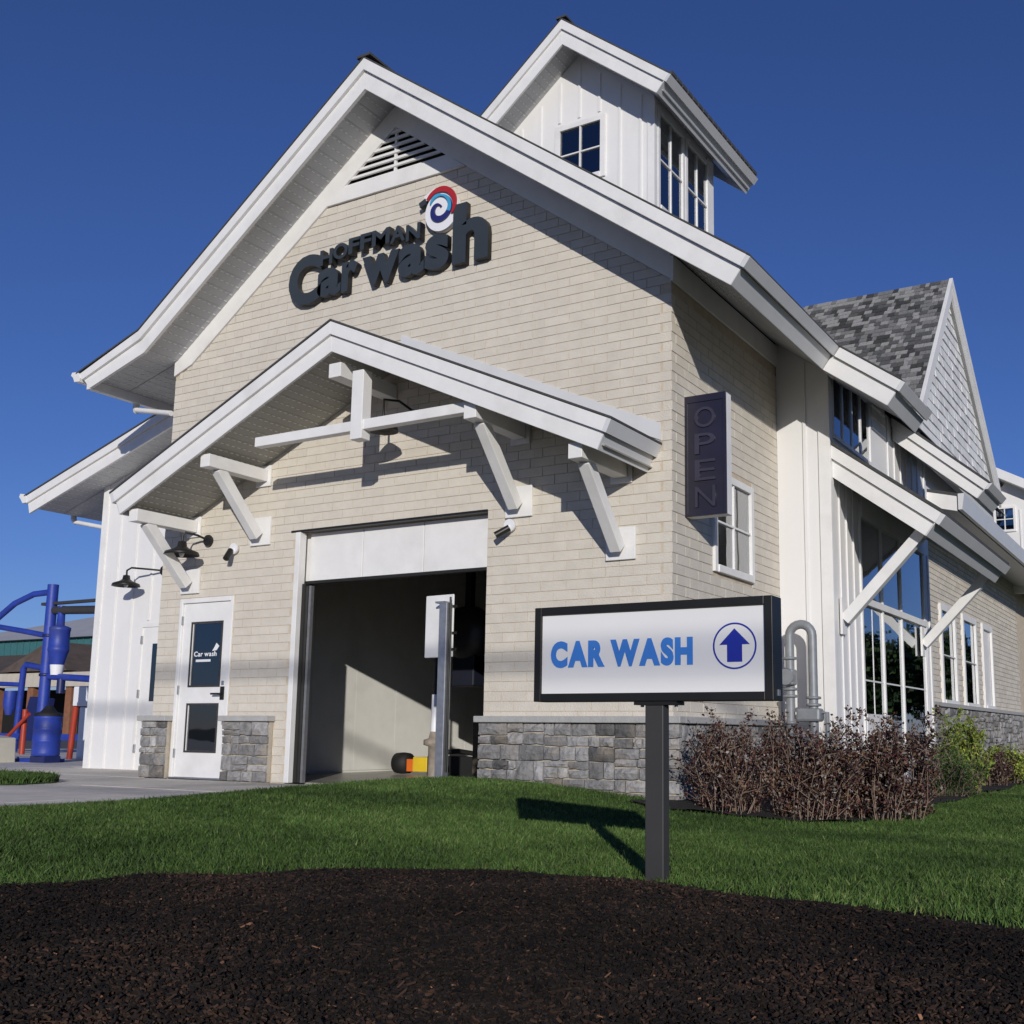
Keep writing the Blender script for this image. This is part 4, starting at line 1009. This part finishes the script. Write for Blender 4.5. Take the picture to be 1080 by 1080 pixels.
# steel post with a white panel by the bay
sp = thing('steel_post', (4.83, -.32, 0), 'square galvanised steel post with white panel in front of the wash bay', 'post')
PX_, PY_ = 4.83, -.32
MB().box(PX_ - .05, PX_ + .05, PY_ - .05, PY_ + .05, .0, 1.93).build('post', STEEL, sp, .006)
MB().box(PX_ - .12, PX_ + .12, PY_ - .12, PY_ + .12, .06, .085).build('base_plate', STEEL, sp)
MB().prism([(PX_ - .34, PY_ + .095, 1.37), (PX_ + .05, PY_ + .06, 1.37), (PX_ + .05, PY_ + .085, 1.37), (PX_ - .34, PY_ + .12, 1.37)], (0, 0, .66)).build('panel', WHITE, sp, .01)
for z in (1.45, 1.62, 1.90): MB().beam((PX_ - .09, PY_ + .055, z), (PX_ + .1, PY_ + .055, z), .02, .025).build('strap', DARK, sp)
MB().tube([(PX_ + .065, PY_ - .01, .2), (PX_ + .065, PY_ - .01, 1.99)], .011).build('conduit', DARK, sp)
MB().box(PX_ - .10, PX_ + .02, PY_ - .055, PY_ + .055, 1.925, 1.945).build('cap', STEEL, sp)
# things just inside the bay
pb = un(457, 812, 'y', 1.4)
bo_ = thing('bay_bollard', (pb[0], 1.4, 0), 'rusty guide bollard with pipe standing inside the bay behind the steel post', 'bollard')
pb = un(457, 812, 'y', 1.4)
MB().lathe([(.07, 0), (.07, .42), (.13, .44), (.13, .5), (.07, .52), (.05, .6)], (pb[0], 1.4, 0), n=16).build('base', mat('weathered_tan_pipe', (.30, .25, .2), .8, var=.25, scale=15), bo_)
MB().lathe([(.05, .6), (.045, 1.05)], (pb[0], 1.4, 0), n=14).build('sleeve', LOGOW, bo_)
MB().lathe([(.022, 1.05), (.02, 2.0)], (pb[0], 1.4, 0), n=10).build('pipe', BLACK, bo_)
cp_ = un(432, 815, 'z', .03)
cv = thing('conveyor_roller', (cp_[0], cp_[1], 0), 'black roller unit with orange and yellow ends on the bay floor', 'machine')
yy = cp_[1]
a0 = un(418, 800, 'y', yy)[0]; a1 = un(433, 800, 'y', yy)[0]; a2 = un(440, 800, 'y', yy)[0]; a3 = un(455, 800, 'y', yy)[0]; a4 = un(512, 800, 'y', yy)[0]
MB().lathe([(.05, 0), (.14, .02), (.15, (a1 - a0) * .5), (.14, a1 - a0 - .02), (.06, a1 - a0)], (a0, yy, .16), BLACK, 18, 'x').build('roller', BLACK, cv)
MB().box(a1 + .0, a2, yy - .09, yy + .09, .05, .22).build('orange_end', ORANGE, cv, .01)
MB().box(a2 + .002, a3, yy - .1, yy + .1, .05, .25).build('yellow_end', YELLOW, cv, .01)
MB().box(a3 + .002, a4, yy - .1, yy + .12, .0, .27).build('frame', BLACK, cv, .01)
MB().tube([(a3, yy - .02, .3), ((a3 + a4) / 2, yy, .34), (a4 - .1, yy, .3)], .035).build('hose', BLACK, cv)
c = un(495, 668, 'y', 3.2)
bw = thing('blower', (c[0], 3.2, c[2]), 'dark round dryer blower hanging inside the wash bay', 'machine')
c = un(495, 668, 'y', 3.2)
MB().lathe([(.12, -.2), (.36, -.18), (.40, 0), (.36, .16), (.30, .18), (.27, .1), (.1, .08)], (c[0], 3.2, c[2]), n=28, ax='y').build('housing', mat('blower_black', (.03, .03, .033), .4), bw)
MB().box(c[0] - .18, c[0] + .2, 3.05, 3.35, c[2] - .75, c[2] - .3).build('nozzle', mat('nozzle_black_blue', (.008, .010, .022), .6), bw, .02)
MB().box(c[0] - .05, c[0] + .05, 3.15, 3.25, c[2] + .3, 3.4).build('hanger', BLACK, bw)

# gas riser and meter at the white corner
gp = thing('gas_riser', (7.65, 2.6, -.2), 'grey gooseneck pipe riser with flanges against the white corner wall', 'pipes')
gx0, gx1, gy = 7.53, 7.80, 2.62
zt = 1.72
arc = [(gx0, gy, .0)] + [(gx0, gy, zt)] + [((gx0 + gx1) / 2 - (gx1 - gx0) / 2 * math.cos(t), gy, zt + .135 * math.sin(t)) for t in np.linspace(.3, math.pi - .3, 9)] + [(gx1, gy, zt), (gx1, gy, -.15)]
MB().tube(arc, .052, n=16).build('pipe', PIPEG, gp)
for x_, z_ in ((gx0, 1.02), (gx0, 1.10), (gx0, 1.45), (gx1, .92), (gx1, 1.0), (gx0, .72), (gx1, .6)):
    MB().lathe([(.06, 0), (.085, .005), (.085, .03), (.06, .035)], (x_, gy, z_), n=18).build('flange', PIPEG, gp)
MB().box(gx0 - .10, gx0 + .08, gy - .14, gy + .02, 1.16, 1.34).build('regulator', PIPEG, gp, .02)
MB().lathe([(.09, -.16), (.1, -.1), (.1, -.08), (.09, -.06)], (gx0, gy, 1.25), n=18, ax='y').build('diaphragm', PIPEG, gp)
MB().box(gx0 + .09, gx1 + .1, gy - .1, gy + .08, .75, .90).build('meter_body', PIPEG, gp, .03)
MB().tube([(gx1 + .05, gy, .85), (gx1 + .16, gy - .02, .85), (gx1 + .16, gy - .02, .5)], .025).build('branch_pipe', PIPEG, gp)

# ------------------------------------------------------------------ vegetation
def leaf_mat(name, col, var=.35, rough=.6):
    M = mat(name, col, rough, var=var, scale=6, spec=.25, tone=True)
    b = M.node_tree.nodes['Principled BSDF']; b.inputs['Subsurface Weight'].default_value = 0.0
    return M
G1 = leaf_mat('grass_blade', (.062, .115, .024)); G2 = leaf_mat('grass_blade_dry', (.13, .16, .05))
def blades(N, xr, yr, keepf, zf, hmin, hmax, wid, dens=None):
    x = rng.uniform(*xr, N); y = rng.uniform(*yr, N); k = keepf(x, y); x, y = x[k], y[k]
    dist = np.hypot(x - CAM[0], y - CAM[1])
    if dens is not None:
        k = rng.random(len(x)) < dens(dist); x, y, dist = x[k], y[k], dist[k]
    z = zf(x, y); n = len(x); a = rng.uniform(0, 2 * np.pi, n); h = rng.uniform(hmin, hmax, n); w = wid * (1 + dist * .09) * rng.uniform(.7, 1.3, n)
    h = h * np.where(rng.random(n) < .04, 1.45, 1); lean = rng.normal(0, .42, (n, 2)) * h[:, None]
    b = np.stack([x, y, z - .005], 1); d = np.stack([np.cos(a), np.sin(a), np.zeros(n)], 1) * w[:, None] / 2
    tip = b + np.stack([lean[:, 0], lean[:, 1], h], 1)
    mid = b + np.stack([lean[:, 0] * .3, lean[:, 1] * .3, h * .55], 1)
    V = np.stack([b - d, b + d, mid + d * .8, mid - d * .8, tip], 1).reshape(-1, 3)
    o = np.arange(n)[:, None] * 5
    F = np.concatenate([o + np.array([0, 1, 2]), o + np.array([0, 2, 3]), o + np.array([3, 2, 4])], 0)
    # tonal patches of the turf
    pt_ = np.sin(x * .9 + 1) * np.sin(y * 1.4) + .7 * np.sin(x * 3.1 + y * 1.7) * np.sin(y * 2.9 - x) + .5 * np.sin(x * 7.3 + 2 * np.sin(y * 3)) * np.sin(y * 8.1)
    tone = np.clip(1 + .2 * pt_ + rng.normal(0, .26, n), .35, 1.9); h_s = 1 + .18 * pt_
    mi = (rng.random(n) < .10 + .07 * pt_).astype(int)
    return V, F, np.tile(mi, 3), np.tile(tone, 3)
V, F, mi, tn = blades(1500000, (3.6, 14), (-8, 11), lambda x, y: (x > lawn_edge(y) + .01 * np.sin(y * 9)) & (y > mulch_y(x) + .0 + .05 * np.sin(x * 7) * np.sin(x * 3.1) + rng.normal(0, .025, len(x))) & ~((x < 7.4) & (y > -.08)) & ~((x < 9.05 + .06 * np.sin(y * 2)) & (y > -.75 + .45 * np.clip(x - 7.6, 0, 9)) & (x > 7.2)),
                   ground_z, .020, .046, .0038, lambda d: np.clip((7.0 / d) ** 1.6, .12, 1))
o = bpy.data.objects.new('grass', np_mesh('grass', V, F, [G1, G2], mi, tn)); COL.objects.link(o); stuff(o); o['label'] = 'short mown green grass covering the lawn'; o['category'] = 'grass'
from functools import reduce
P_ = np.array(isl)
def in_poly(x, y):
    c = np.zeros(len(x), bool); n = len(P_)
    for i in range(n):
        a, b = P_[i], P_[(i + 1) % n]
        hit = ((a[1] > y) != (b[1] > y)) & (x < (b[0] - a[0]) * (y - a[1]) / (b[1] - a[1] + 1e-12) + a[0]); c ^= hit
    return c
V, F, mi, tn = blades(60000, (P_[:, 0].min(), P_[:, 0].max()), (P_[:, 1].min(), P_[:, 1].max()), in_poly, lambda x, y: np.full(len(x), .015), .04, .09, .006)
o = bpy.data.objects.new('grass', np_mesh('island_grass', V, F, [G1, G2], mi, tn)); COL.objects.link(o); stuff(o); o['label'] = 'grass tuft strip on the concrete apron at left edge'; o['category'] = 'grass'

# mulch chips
CH = [leaf_mat('mulch_chip_dark', (.0125, .0090, .0074), .4, .9), leaf_mat('mulch_chip_brown', (.036, .020, .0125), .4, .9), leaf_mat('mulch_chip_tan', (.17, .085, .045), .3, .85)]
N = 620000
x = rng.uniform(6.4, 15, N); y = rng.uniform(-10, -4.5, N); k = (y < mulch_y(x) + .07 + rng.normal(0, .05, N)); x, y = x[k], y[k]
dist = np.hypot(x - CAM[0], y - CAM[1]); k = rng.random(len(x)) < np.clip((3.2 / dist) ** 1.5 + .12, 0, 1); x, y = x[k], y[k]; n = len(x)
L = rng.uniform(.003, .010, n) * np.where(rng.random(n) < .05, 3.0, 1); Wd = rng.uniform(.0012, .0034, n); Hh = rng.uniform(.001, .003, n)
a = rng.uniform(0, 2 * np.pi, n); pt = rng.normal(0, .35, n)
dx = np.stack([np.cos(a) * np.cos(pt), np.sin(a) * np.cos(pt), np.sin(pt)], 1); dy = np.stack([-np.sin(a), np.cos(a), rng.normal(0, .4, n)], 1); dz = np.cross(dx, dy)
c = np.stack([x, y, mulch_z(x, y) + .006 + rng.uniform(-.003, .008, n)], 1)
corn = []
for sx in (-1, 1):
    for sy in (-1, 1):
        for sz in (-1, 1):
            corn.append(c + dx * (sx * L * (1 if sy > 0 else .7))[:, None] + dy * (sy * Wd)[:, None] + dz * (sz * Hh)[:, None])
V = np.stack(corn, 1).reshape(-1, 3); F = (np.arange(n)[:, None, None] * 8 + BF[None]).reshape(-1, 4)
mi = rng.choice(3, n, p=[.74, .255, .005]); tn = np.clip(rng.normal(.95, .35, n), .3, 2)
pat = np.sin(x * 2.3 + 1.1) * np.sin(y * 3.1 + x) + .6 * np.sin(x * 5.3) * np.sin(y * 4.7 + 2); mi = np.where((pat > .75) & (rng.random(n) < .25), 1, mi); tn = tn * (1 + .35 * np.clip(pat, -1, 1))
o = bpy.data.objects.new('mulch_chips', np_mesh('mulch_chips', V, F, CH, np.repeat(mi, 6), np.repeat(tn, 6))); COL.objects.link(o); stuff(o)
o['label'] = 'loose dark bark mulch chips covering the foreground bed'; o['category'] = 'mulch'

# shrubs
TWIG = mat('shrub_twig', (.25, .18, .135), .85, var=.25, scale=20)
def shrub(c, rx, ry, h, nst, nlf, leaf, mats, mp, label, cat='shrub', group=None, name='shrub', low=.25, dens_pow=.6, twig=TWIG, name2='foliage'):
    t = thing(name, (c[0], c[1], c[2]), label, cat, group)
    q = MB(); tips = []
    for i in range(nst):
        a = random.uniform(0, 2 * math.pi); r = math.sqrt(random.random())
        tx, ty = c[0] + rx * r * math.cos(a), c[1] + ry * r * math.sin(a); hh = h * (1 - .35 * r * r) * random.uniform(.55, 1.12) * (1.22 if random.random() < .1 else 1)
        b = Vector((c[0] + .6 * rx * r * math.cos(a), c[1] + .6 * ry * r * math.sin(a), c[2] - .03)); e = Vector((tx, ty, c[2] + hh))
        p = []
        for s_ in range(5):
            u_ = s_ / 4; p.append(b.lerp(e, u_) + Vector((math.sin(u_ * 5 + i * 1.7), math.cos(u_ * 4 + i * 2.3), 0)) * .045 * min(1, h) + Vector((0, 0, .12 * hh * math.sin(math.pi * u_))))
        q.tube(p, [.0045, .004, .0032, .0025, .0012], n=4, caps=False); tips.append(p)
        for s_ in range(5):
            u_ = random.uniform(.06, .92); k0 = min(3, int(u_ * 4)); o0 = p[k0].lerp(p[k0 + 1], u_ * 4 - k0)
            e2 = o0 + Vector((random.uniform(-.18, .18), random.uniform(-.18, .18), random.uniform(.02, .22))); q.tube([o0, e2], [.004, .0015], n=4, caps=False); tips.append([o0, o0.lerp(e2, .4), o0.lerp(e2, .6), o0.lerp(e2, .8), e2])
    q.build('stems', twig, t)
    T_ = np.array([[tuple(v) for v in p] for p in tips]); m_ = len(T_)
    idx = rng.integers(0, m_, nlf); u_ = rng.random(nlf) ** dens_pow * (1 - low) + low; k0 = np.minimum((u_ * 4).astype(int), 3); fr_ = u_ * 4 - k0
    pos = T_[idx, k0] * (1 - fr_)[:, None] + T_[idx, k0 + 1] * fr_[:, None] + rng.normal(0, .022, (nlf, 3))
    d = rng.normal(0, 1, (nlf, 3)); d[:, 2] += .3; d /= np.linalg.norm(d, axis=1)[:, None]
    e = np.cross(d, rng.normal(0, 1, (nlf, 3))); e /= np.linalg.norm(e, axis=1)[:, None]
    ls = leaf * rng.uniform(.55, 1.25, nlf)[:, None]; nn = np.cross(d, e) * ls * .12
    V = np.stack([pos, pos + d * ls * .5 + e * ls * .3 + nn, pos + d * ls, pos + d * ls * .5 - e * ls * .3 + nn], 1).reshape(-1, 3)
    F = np.arange(nlf)[:, None] * 4 + np.array([0, 1, 2, 3])
    mi = rng.choice(len(mats), nlf, p=mp); tn = np.clip(rng.normal(1, .3, nlf), .4, 1.9)
    me = np_mesh(name2, V, F, mats, mi, tn); o = bpy.data.objects.new(name2, me); COL.objects.link(o); setpar(o, t); stuff(o)
    return t
PUR = [leaf_mat('ninebark_leaf_dark', (.032, .015, .016)), leaf_mat('ninebark_leaf_wine', (.075, .028, .024)), leaf_mat('ninebark_leaf_bronze', (.13, .075, .04)), leaf_mat('ninebark_seed_grey', (.20, .17, .145))]
gzf = lambda x, y: float(ground_z(np.array([x]), np.array([y]))[0])
for (px, yy, rx, h, ns_, nl_, lf, lb) in ((770, -.28, .46, .80, 56, 7000, .034, 'wine-leaved shrub against the stone base at the brick corner, leftmost of three'),
                            (850, .0, .52, .84, 66, 9000, .036, 'wine-leaved shrub in front of the grey pipe riser, middle of three'),
                            (930, .45, .56, .90, 74, 10500, .038, 'wine-leaved shrub before the glazed bump-out, rightmost of three')):
    b = un(px, 862, 'y', yy); g = gzf(b[0], yy)
    shrub((b[0], yy, g), rx, rx * .75, h, ns_, nl_, lf, PUR, [.34, .28, .20, .18], lb, group='wine-leaved shrubs along the wall', name='ninebark_shrub', low=.02, dens_pow=.95)
GR = [leaf_mat('green_leaf_dark', (.03, .065, .018)), leaf_mat('green_leaf', (.06, .12, .025))]
YG = [leaf_mat('yellow_green_leaf', (.22, .26, .04)), leaf_mat('lime_leaf', (.13, .19, .035))]
b = un(1000, 835, 'y', 4.6); shrub((b[0], 4.6, gzf(b[0], 4.6)), .38, .38, .55, 50, 6000, .03, GR, [.5, .5], 'low rounded dark green shrub beside the glazed bump-out', name='boxwood_shrub', dens_pow=.9)
b = un(1018, 830, 'y', 5.6); shrub((b[0], 5.6, gzf(b[0], 5.6)), .30, .30, 1.05, 40, 5000, .05, YG, [.5, .5], 'upright yellow-green shrub right of the dark green one', name='spirea_shrub', dens_pow=.9)
b = un(1050, 822, 'y', 8.0); shrub((b[0], 8.0, gzf(b[0], 8.0)), .32, .32, .45, 40, 3000, .04, PUR, [.5, .3, .1, .1], 'small dark shrub farther along the rear wing bed', name='ninebark_shrub')
b = un(1068, 818, 'y', 9.5); shrub((b[0], 9.5, gzf(b[0], 9.5)), .4, .4, .5, 40, 4000, .05, YG, [.7, .3], 'small golden shrub at the right edge by the rear wing', name='spirea_shrub')
bedx = [(7.35, -.12), (8.95, .35), (9.35, 2.2), (9.35, 11), (7.35, 11)]
struct(sheet('planting_bed', np.arange(7.2, 9.6, .06), np.arange(-.9, 12, .06), lambda x, y: ground_z(x, y) + .03 + .012 * np.sin(x * 9) * np.sin(y * 7), MULCHM, lambda x, y: (y > -.75 + .45 * np.clip(x - 7.6, 0, 9)) & (x < 9.05 + .06 * np.sin(y * 2))))

# ------------------------------------------------------------------ vacuum station and far building at left
def ly(px, py, y): return Vector(un(px, py, 'y', y))
vy = 2.8
vs = thing('vacuum_station', (-6.35, vy, 0), 'blue vacuum arch post with canister and arms left of the building', 'vacuum station')
pb_ = ly(40, 808, vy); pt_ = ly(53, 618, vy)
MB().tube([(pb_.x, vy, -.02), (pb_.x, vy, 3.15)], .095, n=18).build('post', BLUE, vs)
MB().box(pb_.x - .45, pb_.x + .45, vy - .2, vy + .2, -.02, .06).build('base_plate', BLUE, vs, .01)
MB().tube([(pb_.x, vy, 3.02), (pb_.x - .5, vy - .03, 3.0), (pb_.x - 1.0, vy - .06, 2.85), (pb_.x - 1.6, vy - .1, 2.5), (pb_.x - 2.0, vy - .1, 2.1)], .055, n=14).build('upper_arm', BLUE, vs)
MB().tube([(pb_.x, vy, 2.22), (pb_.x - .7, vy, 2.33), (pb_.x - 1.9, vy, 2.5)], .05, n=14).build('lower_arm', BLUE, vs)
MB().lathe([(.11, 1.70), (.165, 1.92), (.18, 1.95), (.18, 2.0), (.172, 2.01), (.172, 2.3), (.18, 2.31), (.18, 2.36), (.14, 2.38), (.07, 2.40), (.06, 2.75)], (pb_.x + .30, vy, 0), n=22).build('separator', BLUE, vs)
MB().lathe([(.10, 1.52), (.12, 1.70)], (pb_.x + .30, vy, 0), n=16).build('separator_foot', LOGOW, vs)
MB().box(pb_.x - .25, pb_.x + 1.7, vy - .04, vy + .04, 2.78, 2.83).tube([(pb_.x + .1, vy, 2.68), (pb_.x + 1.7, vy, 2.62)], .075).build('duct', POSTG, vs)
MB().tube([(pb_.x + .1, vy, 1.5), (pb_.x + 1.6, vy, 1.42)], .06, n=14).build('cross_pipe', BLUE, vs)
MB().lathe([(.07, 1.2), (.07, 1.45)], (pb_.x + .45, vy, 0), n=14).build('cross_pipe_drop', NAVY, vs)
for z_ in (.5, 1.5, 2.2): MB().lathe([(.098, z_), (.115, z_ + .005), (.115, z_ + .05), (.098, z_ + .055)], (pb_.x, vy, 0), n=18).build('clamp_band', NAVY, vs)
for sx_q in (-.38, .38):
    for sy_q in (-.14, .14): MB().lathe([(.022, .06), (.022, .085)], (pb_.x + sx_q, vy + sy_q, 0), n=6).build('anchor_bolt', STEEL, vs)
tb = thing('waste_drum', (pb_.x + .5, vy, 0), 'blue drum bin with dark lid beside the vacuum post', 'bin')
MB().lathe([(.215, .12), (.23, .14), (.225, .18), (.225, .36), (.235, .375), (.225, .39), (.225, .56), (.235, .575), (.225, .59), (.225, .76), (.235, .78), (.22, .8)], (pb_.x + .40, vy - .15, 0), n=26).build('drum', BLUE, tb)
MB().lathe([(.235, .8), (.225, .85), (.14, .87), (.05, .98)], (pb_.x + .40, vy - .15, 0), n=20).build('lid', BLACK, tb)
MB().box(pb_.x + .2, pb_.x + .6, vy - .3, vy, -.02, .12).build('stand', NAVY, tb)
bx_ = thing('concrete_block', (pb_.x - .35, vy - .5, 0), 'small cream concrete block at the foot of the vacuum post', 'block')
MB().xz([(pb_.x - .62, -.02), (pb_.x - .12, -.02), (pb_.x - .15, .42), (pb_.x - .58, .46)], vy - .75, vy - .35).build('block', mat('cream_block', (.55, .52, .42), .8), bx_, .02)
rdb = thing('red_boom', (pb_.x + 1.15, vy + 1.6, 0), 'leaning red hose boom with white box right of the blue drum', 'boom')
r0 = ly(73, 800, 4.4); r1 = ly(84, 735, 4.4)
MB().tube([(r0.x, 4.4, -.0), (r0.x + .08, 4.4, 1.0), (r1.x, 4.4, r1.z)], .055, n=12).build('boom', RED, rdb)
MB().box(r0.x + .1, r0.x + 1.0, 4.3, 4.5, 1.02, 1.4).build('header_box', LOGOW, rdb, .02)
MB().box(r0.x + .3, r0.x + .9, 4.32, 4.48, .02, 1.0).build('cabinet', LOGOW, rdb, .02)
v2 = 7.5; q0 = ly(14, 800, v2)
vs2 = thing('vacuum_station', (q0.x, v2, 0), 'smaller distant blue vacuum frame at the far left edge', 'vacuum station')
MB().tube([(q0.x, v2, -.02), (q0.x + .1, v2, 2.05), (q0.x + .2, v2, 2.15), (q0.x + .9, v2, 2.05)], .075, n=14).build('frame', BLUE, vs2)
MB().tube([(q0.x + .1, v2, 1.65), (q0.x - 1.2, v2, 1.7)], .06).build('arm', BLUE, vs2)
MB().lathe([(.08, .9), (.15, 1.15), (.15, 1.5)], (q0.x - .35, v2, 0), n=18).build('separator', BLUE, vs2)
MB().xz([(q0.x + .25, .3), (q0.x + 1.1, .25), (q0.x + 1.3, 1.3), (q0.x + .6, 1.35)], v2 - .1, v2 + .1).build('awning_panel', NAVY, vs2)
MB().box(q0.x - 1.5, q0.x + 3, v2 - .08, v2 + .08, .3, .45).build('rail', BLUE, vs2)
rh = thing('red_hose_stand', (q0.x + 1.5, v2 - 1.5, 0), 'red hose stand in front of the distant vacuum frame', 'hose')
h0 = ly(25, 770, 6.0)
MB().tube([(h0.x, 6.0, 0), (h0.x, 6.0, 1.0)], .06, n=12).build('stand', RED, rh)
MB().tube([(h0.x + .3, 5.9, .9), (h0.x - .4, 5.9, .4), (h0.x - 1.4, 5.9, .25), (h0.x - 2.5, 5.9, .4)], .04, n=10).build('hose', RED, rh)

# distant building with teal band and brown lower roof
fy = 40.0
fb = thing('distant_building', (-62, fy, 0), 'distant building with pale grey hip roof, teal band and brown lower roof', 'building')
def F_(px, py): p = un(px, py, 'y', fy); return p[0], p[2]
zr = lambda py: F_(40, py)[1]
fb.location = (-62, fy, 0)
MB().add([(-80, 42, zr(670)), (-50, 42, zr(670)), (-50, 58, zr(670)), (-80, 58, zr(670)), (F_(40, 655)[0] - 1.5, 48, zr(634)), (F_(46, 655)[0] - .5, 48, zr(634))],
         [(0, 1, 5, 4), (1, 2, 5), (2, 3, 4, 5), (3, 0, 4), (3, 2, 1, 0)]).build('hip_roof', GREYR, fb)
MB().box(-79, -50.5, 42.5, 57, zr(690), zr(668)).build('wall_band', TEAL, fb)
for i in range(36): MB().box(-79 + i * .8, -78.93 + i * .8, 42.42, 42.499, zr(690), zr(668)).build('seam', TEAL, fb)
MB().add([(-82, 36, zr(714)), (-46, 36, zr(714)), (-46, 43, zr(684)), (-82, 43, zr(684)), (-82, 44, zr(714)), (-46, 44, zr(714))], [(0, 1, 2, 3), (1, 5, 2), (0, 3, 4), (4, 5, 1, 0), (3, 2, 5, 4)]).build('lower_roof', BROWNR, fb)
MB().add([(F_(60, 750)[0], 35.5, zr(713)), (F_(100, 750)[0] + 3, 35.5, zr(713)), ((F_(60, 750)[0] + F_(100, 750)[0] + 3) / 2, 36.5, zr(683)), ((F_(60, 750)[0] + F_(100, 750)[0] + 3) / 2, 43, zr(683)), (F_(60, 750)[0], 43, zr(713)), (F_(100, 750)[0] + 3, 43, zr(713))],
         [(0, 1, 2), (0, 2, 3, 4), (1, 5, 3, 2), (0, 4, 5, 1)]).build('porch_gable', BROWNR, fb)
MB().box(-82, -46, 35.8, 36.2, zr(728), zr(714.5)).build('fascia', CREAM, fb)
MB().box(-82, -46, 40, 41, -.1, zr(728)).build('dark_bays', BLACK, fb)
for i in range(9): MB().box(-81 + i * 4, -80.4 + i * 4, 36.0, 36.6, -.1, zr(728)).build('column', BRICKR, fb)

# ------------------------------------------------------------------ across the road: a service line (its soft shadow crosses the front wall) and trees mirrored in the glazing
POLEW = mat('weathered_pole_wood', (.16, .12, .09), .9, var=.25, scale=8)
for k, xx in enumerate((-4.0, 44.0)):
    up = thing('utility_pole', (xx, -26, -.3), 'timber utility pole across the road, ' + ('west' if k == 0 else 'east') + ' end of the service line', 'utility pole', 'poles of the service line')
    MB().tube([(xx, -26, -.3), (xx, -26, 11.0)], [.16, .11], n=14).build('pole', POLEW, up)
    MB().box(xx - .06, xx + .06, -27.1, -24.9, 10.2, 10.35).build('crossarm', POLEW, up)
oc = thing('overhead_cable', (20, -26, 9), 'thick bundled service cable hung highest between the two utility poles', 'cable')
MB().tube([(-4 + 48 * t, -26.0, 9.75 - 2.0 * t * (1 - t) * 1.3) for t in np.linspace(0, 1, 25)], .055, n=8).build('cable', BLACK, oc)
oc2 = thing('overhead_cable', (20, -26, 7), 'lower service cable hung beneath the thick bundled one', 'cable')
MB().tube([(-4 + 48 * t, -25.9, 7.75 - 2.0 * t * (1 - t) * 1.3) for t in np.linspace(0, 1, 25)], .034, n=8).build('cable', BLACK, oc2)
BARK = mat('tree_bark', (.10, .075, .055), .9, var=.3, scale=12, bump=.5, bscale=20)
TL = [leaf_mat('tree_leaf', (.035, .065, .02)), leaf_mat('tree_leaf_dark', (.02, .04, .014))]
for k, (tx, ty, th_) in enumerate(((12.5, 56, 4.6), (15.5, 53, 5.0), (18, 57, 6.4), (20.5, 52, 4.9), (23, 56, 6.8), (26, 53, 5.6), (29.5, 58, 7.2))):
    t = thing('roadside_tree', (tx, ty, -.3), ('shortest', 'low', 'taller', 'squat', 'tall', 'medium', 'tallest')[k] + ' leafy roadside tree behind the site, mirrored in the glass, ' + ('first', 'second', 'third', 'fourth', 'fifth', 'sixth', 'seventh')[k] + ' of seven', 'tree', 'roadside trees mirrored in the glass')
    q = MB().tube([(tx, ty, -.3), (tx + .1, ty, th_ * .4), (tx, ty + .1, th_ * .8)], [.22, .15, .05], n=10)
    rr = random.Random(k); cl_ = []
    for i in range(14):
        a = rr.uniform(0, 6.28); z0 = th_ * rr.uniform(.3, .7); L_ = th_ * rr.uniform(.16, .32); e = (tx + L_ * math.cos(a), ty + L_ * math.sin(a), z0 + L_ * rr.uniform(.4, 1.0))
        q.tube([(tx, ty, z0), e], [.06, .02], n=6, caps=False); cl_.append(e)
    q.build('trunk', BARK, t)
    cl_ = np.array(cl_ + [(tx, ty, th_ * .85), (tx, ty, th_ * .7)]); n = 9000
    pos = cl_[rng.integers(0, len(cl_), n)] + rng.normal(0, th_ * .075, (n, 3)); d = rng.normal(0, 1, (n, 3)); d /= np.linalg.norm(d, axis=1)[:, None]; e = np.cross(d, rng.normal(0, 1, (n, 3))); e /= np.linalg.norm(e, axis=1)[:, None]
    V = np.stack([pos, pos + d * .2 + e * .13, pos + d * .4, pos + d * .2 - e * .13], 1).reshape(-1, 3)
    o = bpy.data.objects.new('crown', np_mesh('crown', V, np.arange(n)[:, None] * 4 + np.arange(4), TL, rng.integers(0, 2, n), np.clip(rng.normal(1, .3, n), .4, 1.8))); COL.objects.link(o); setpar(o, t); stuff(o)
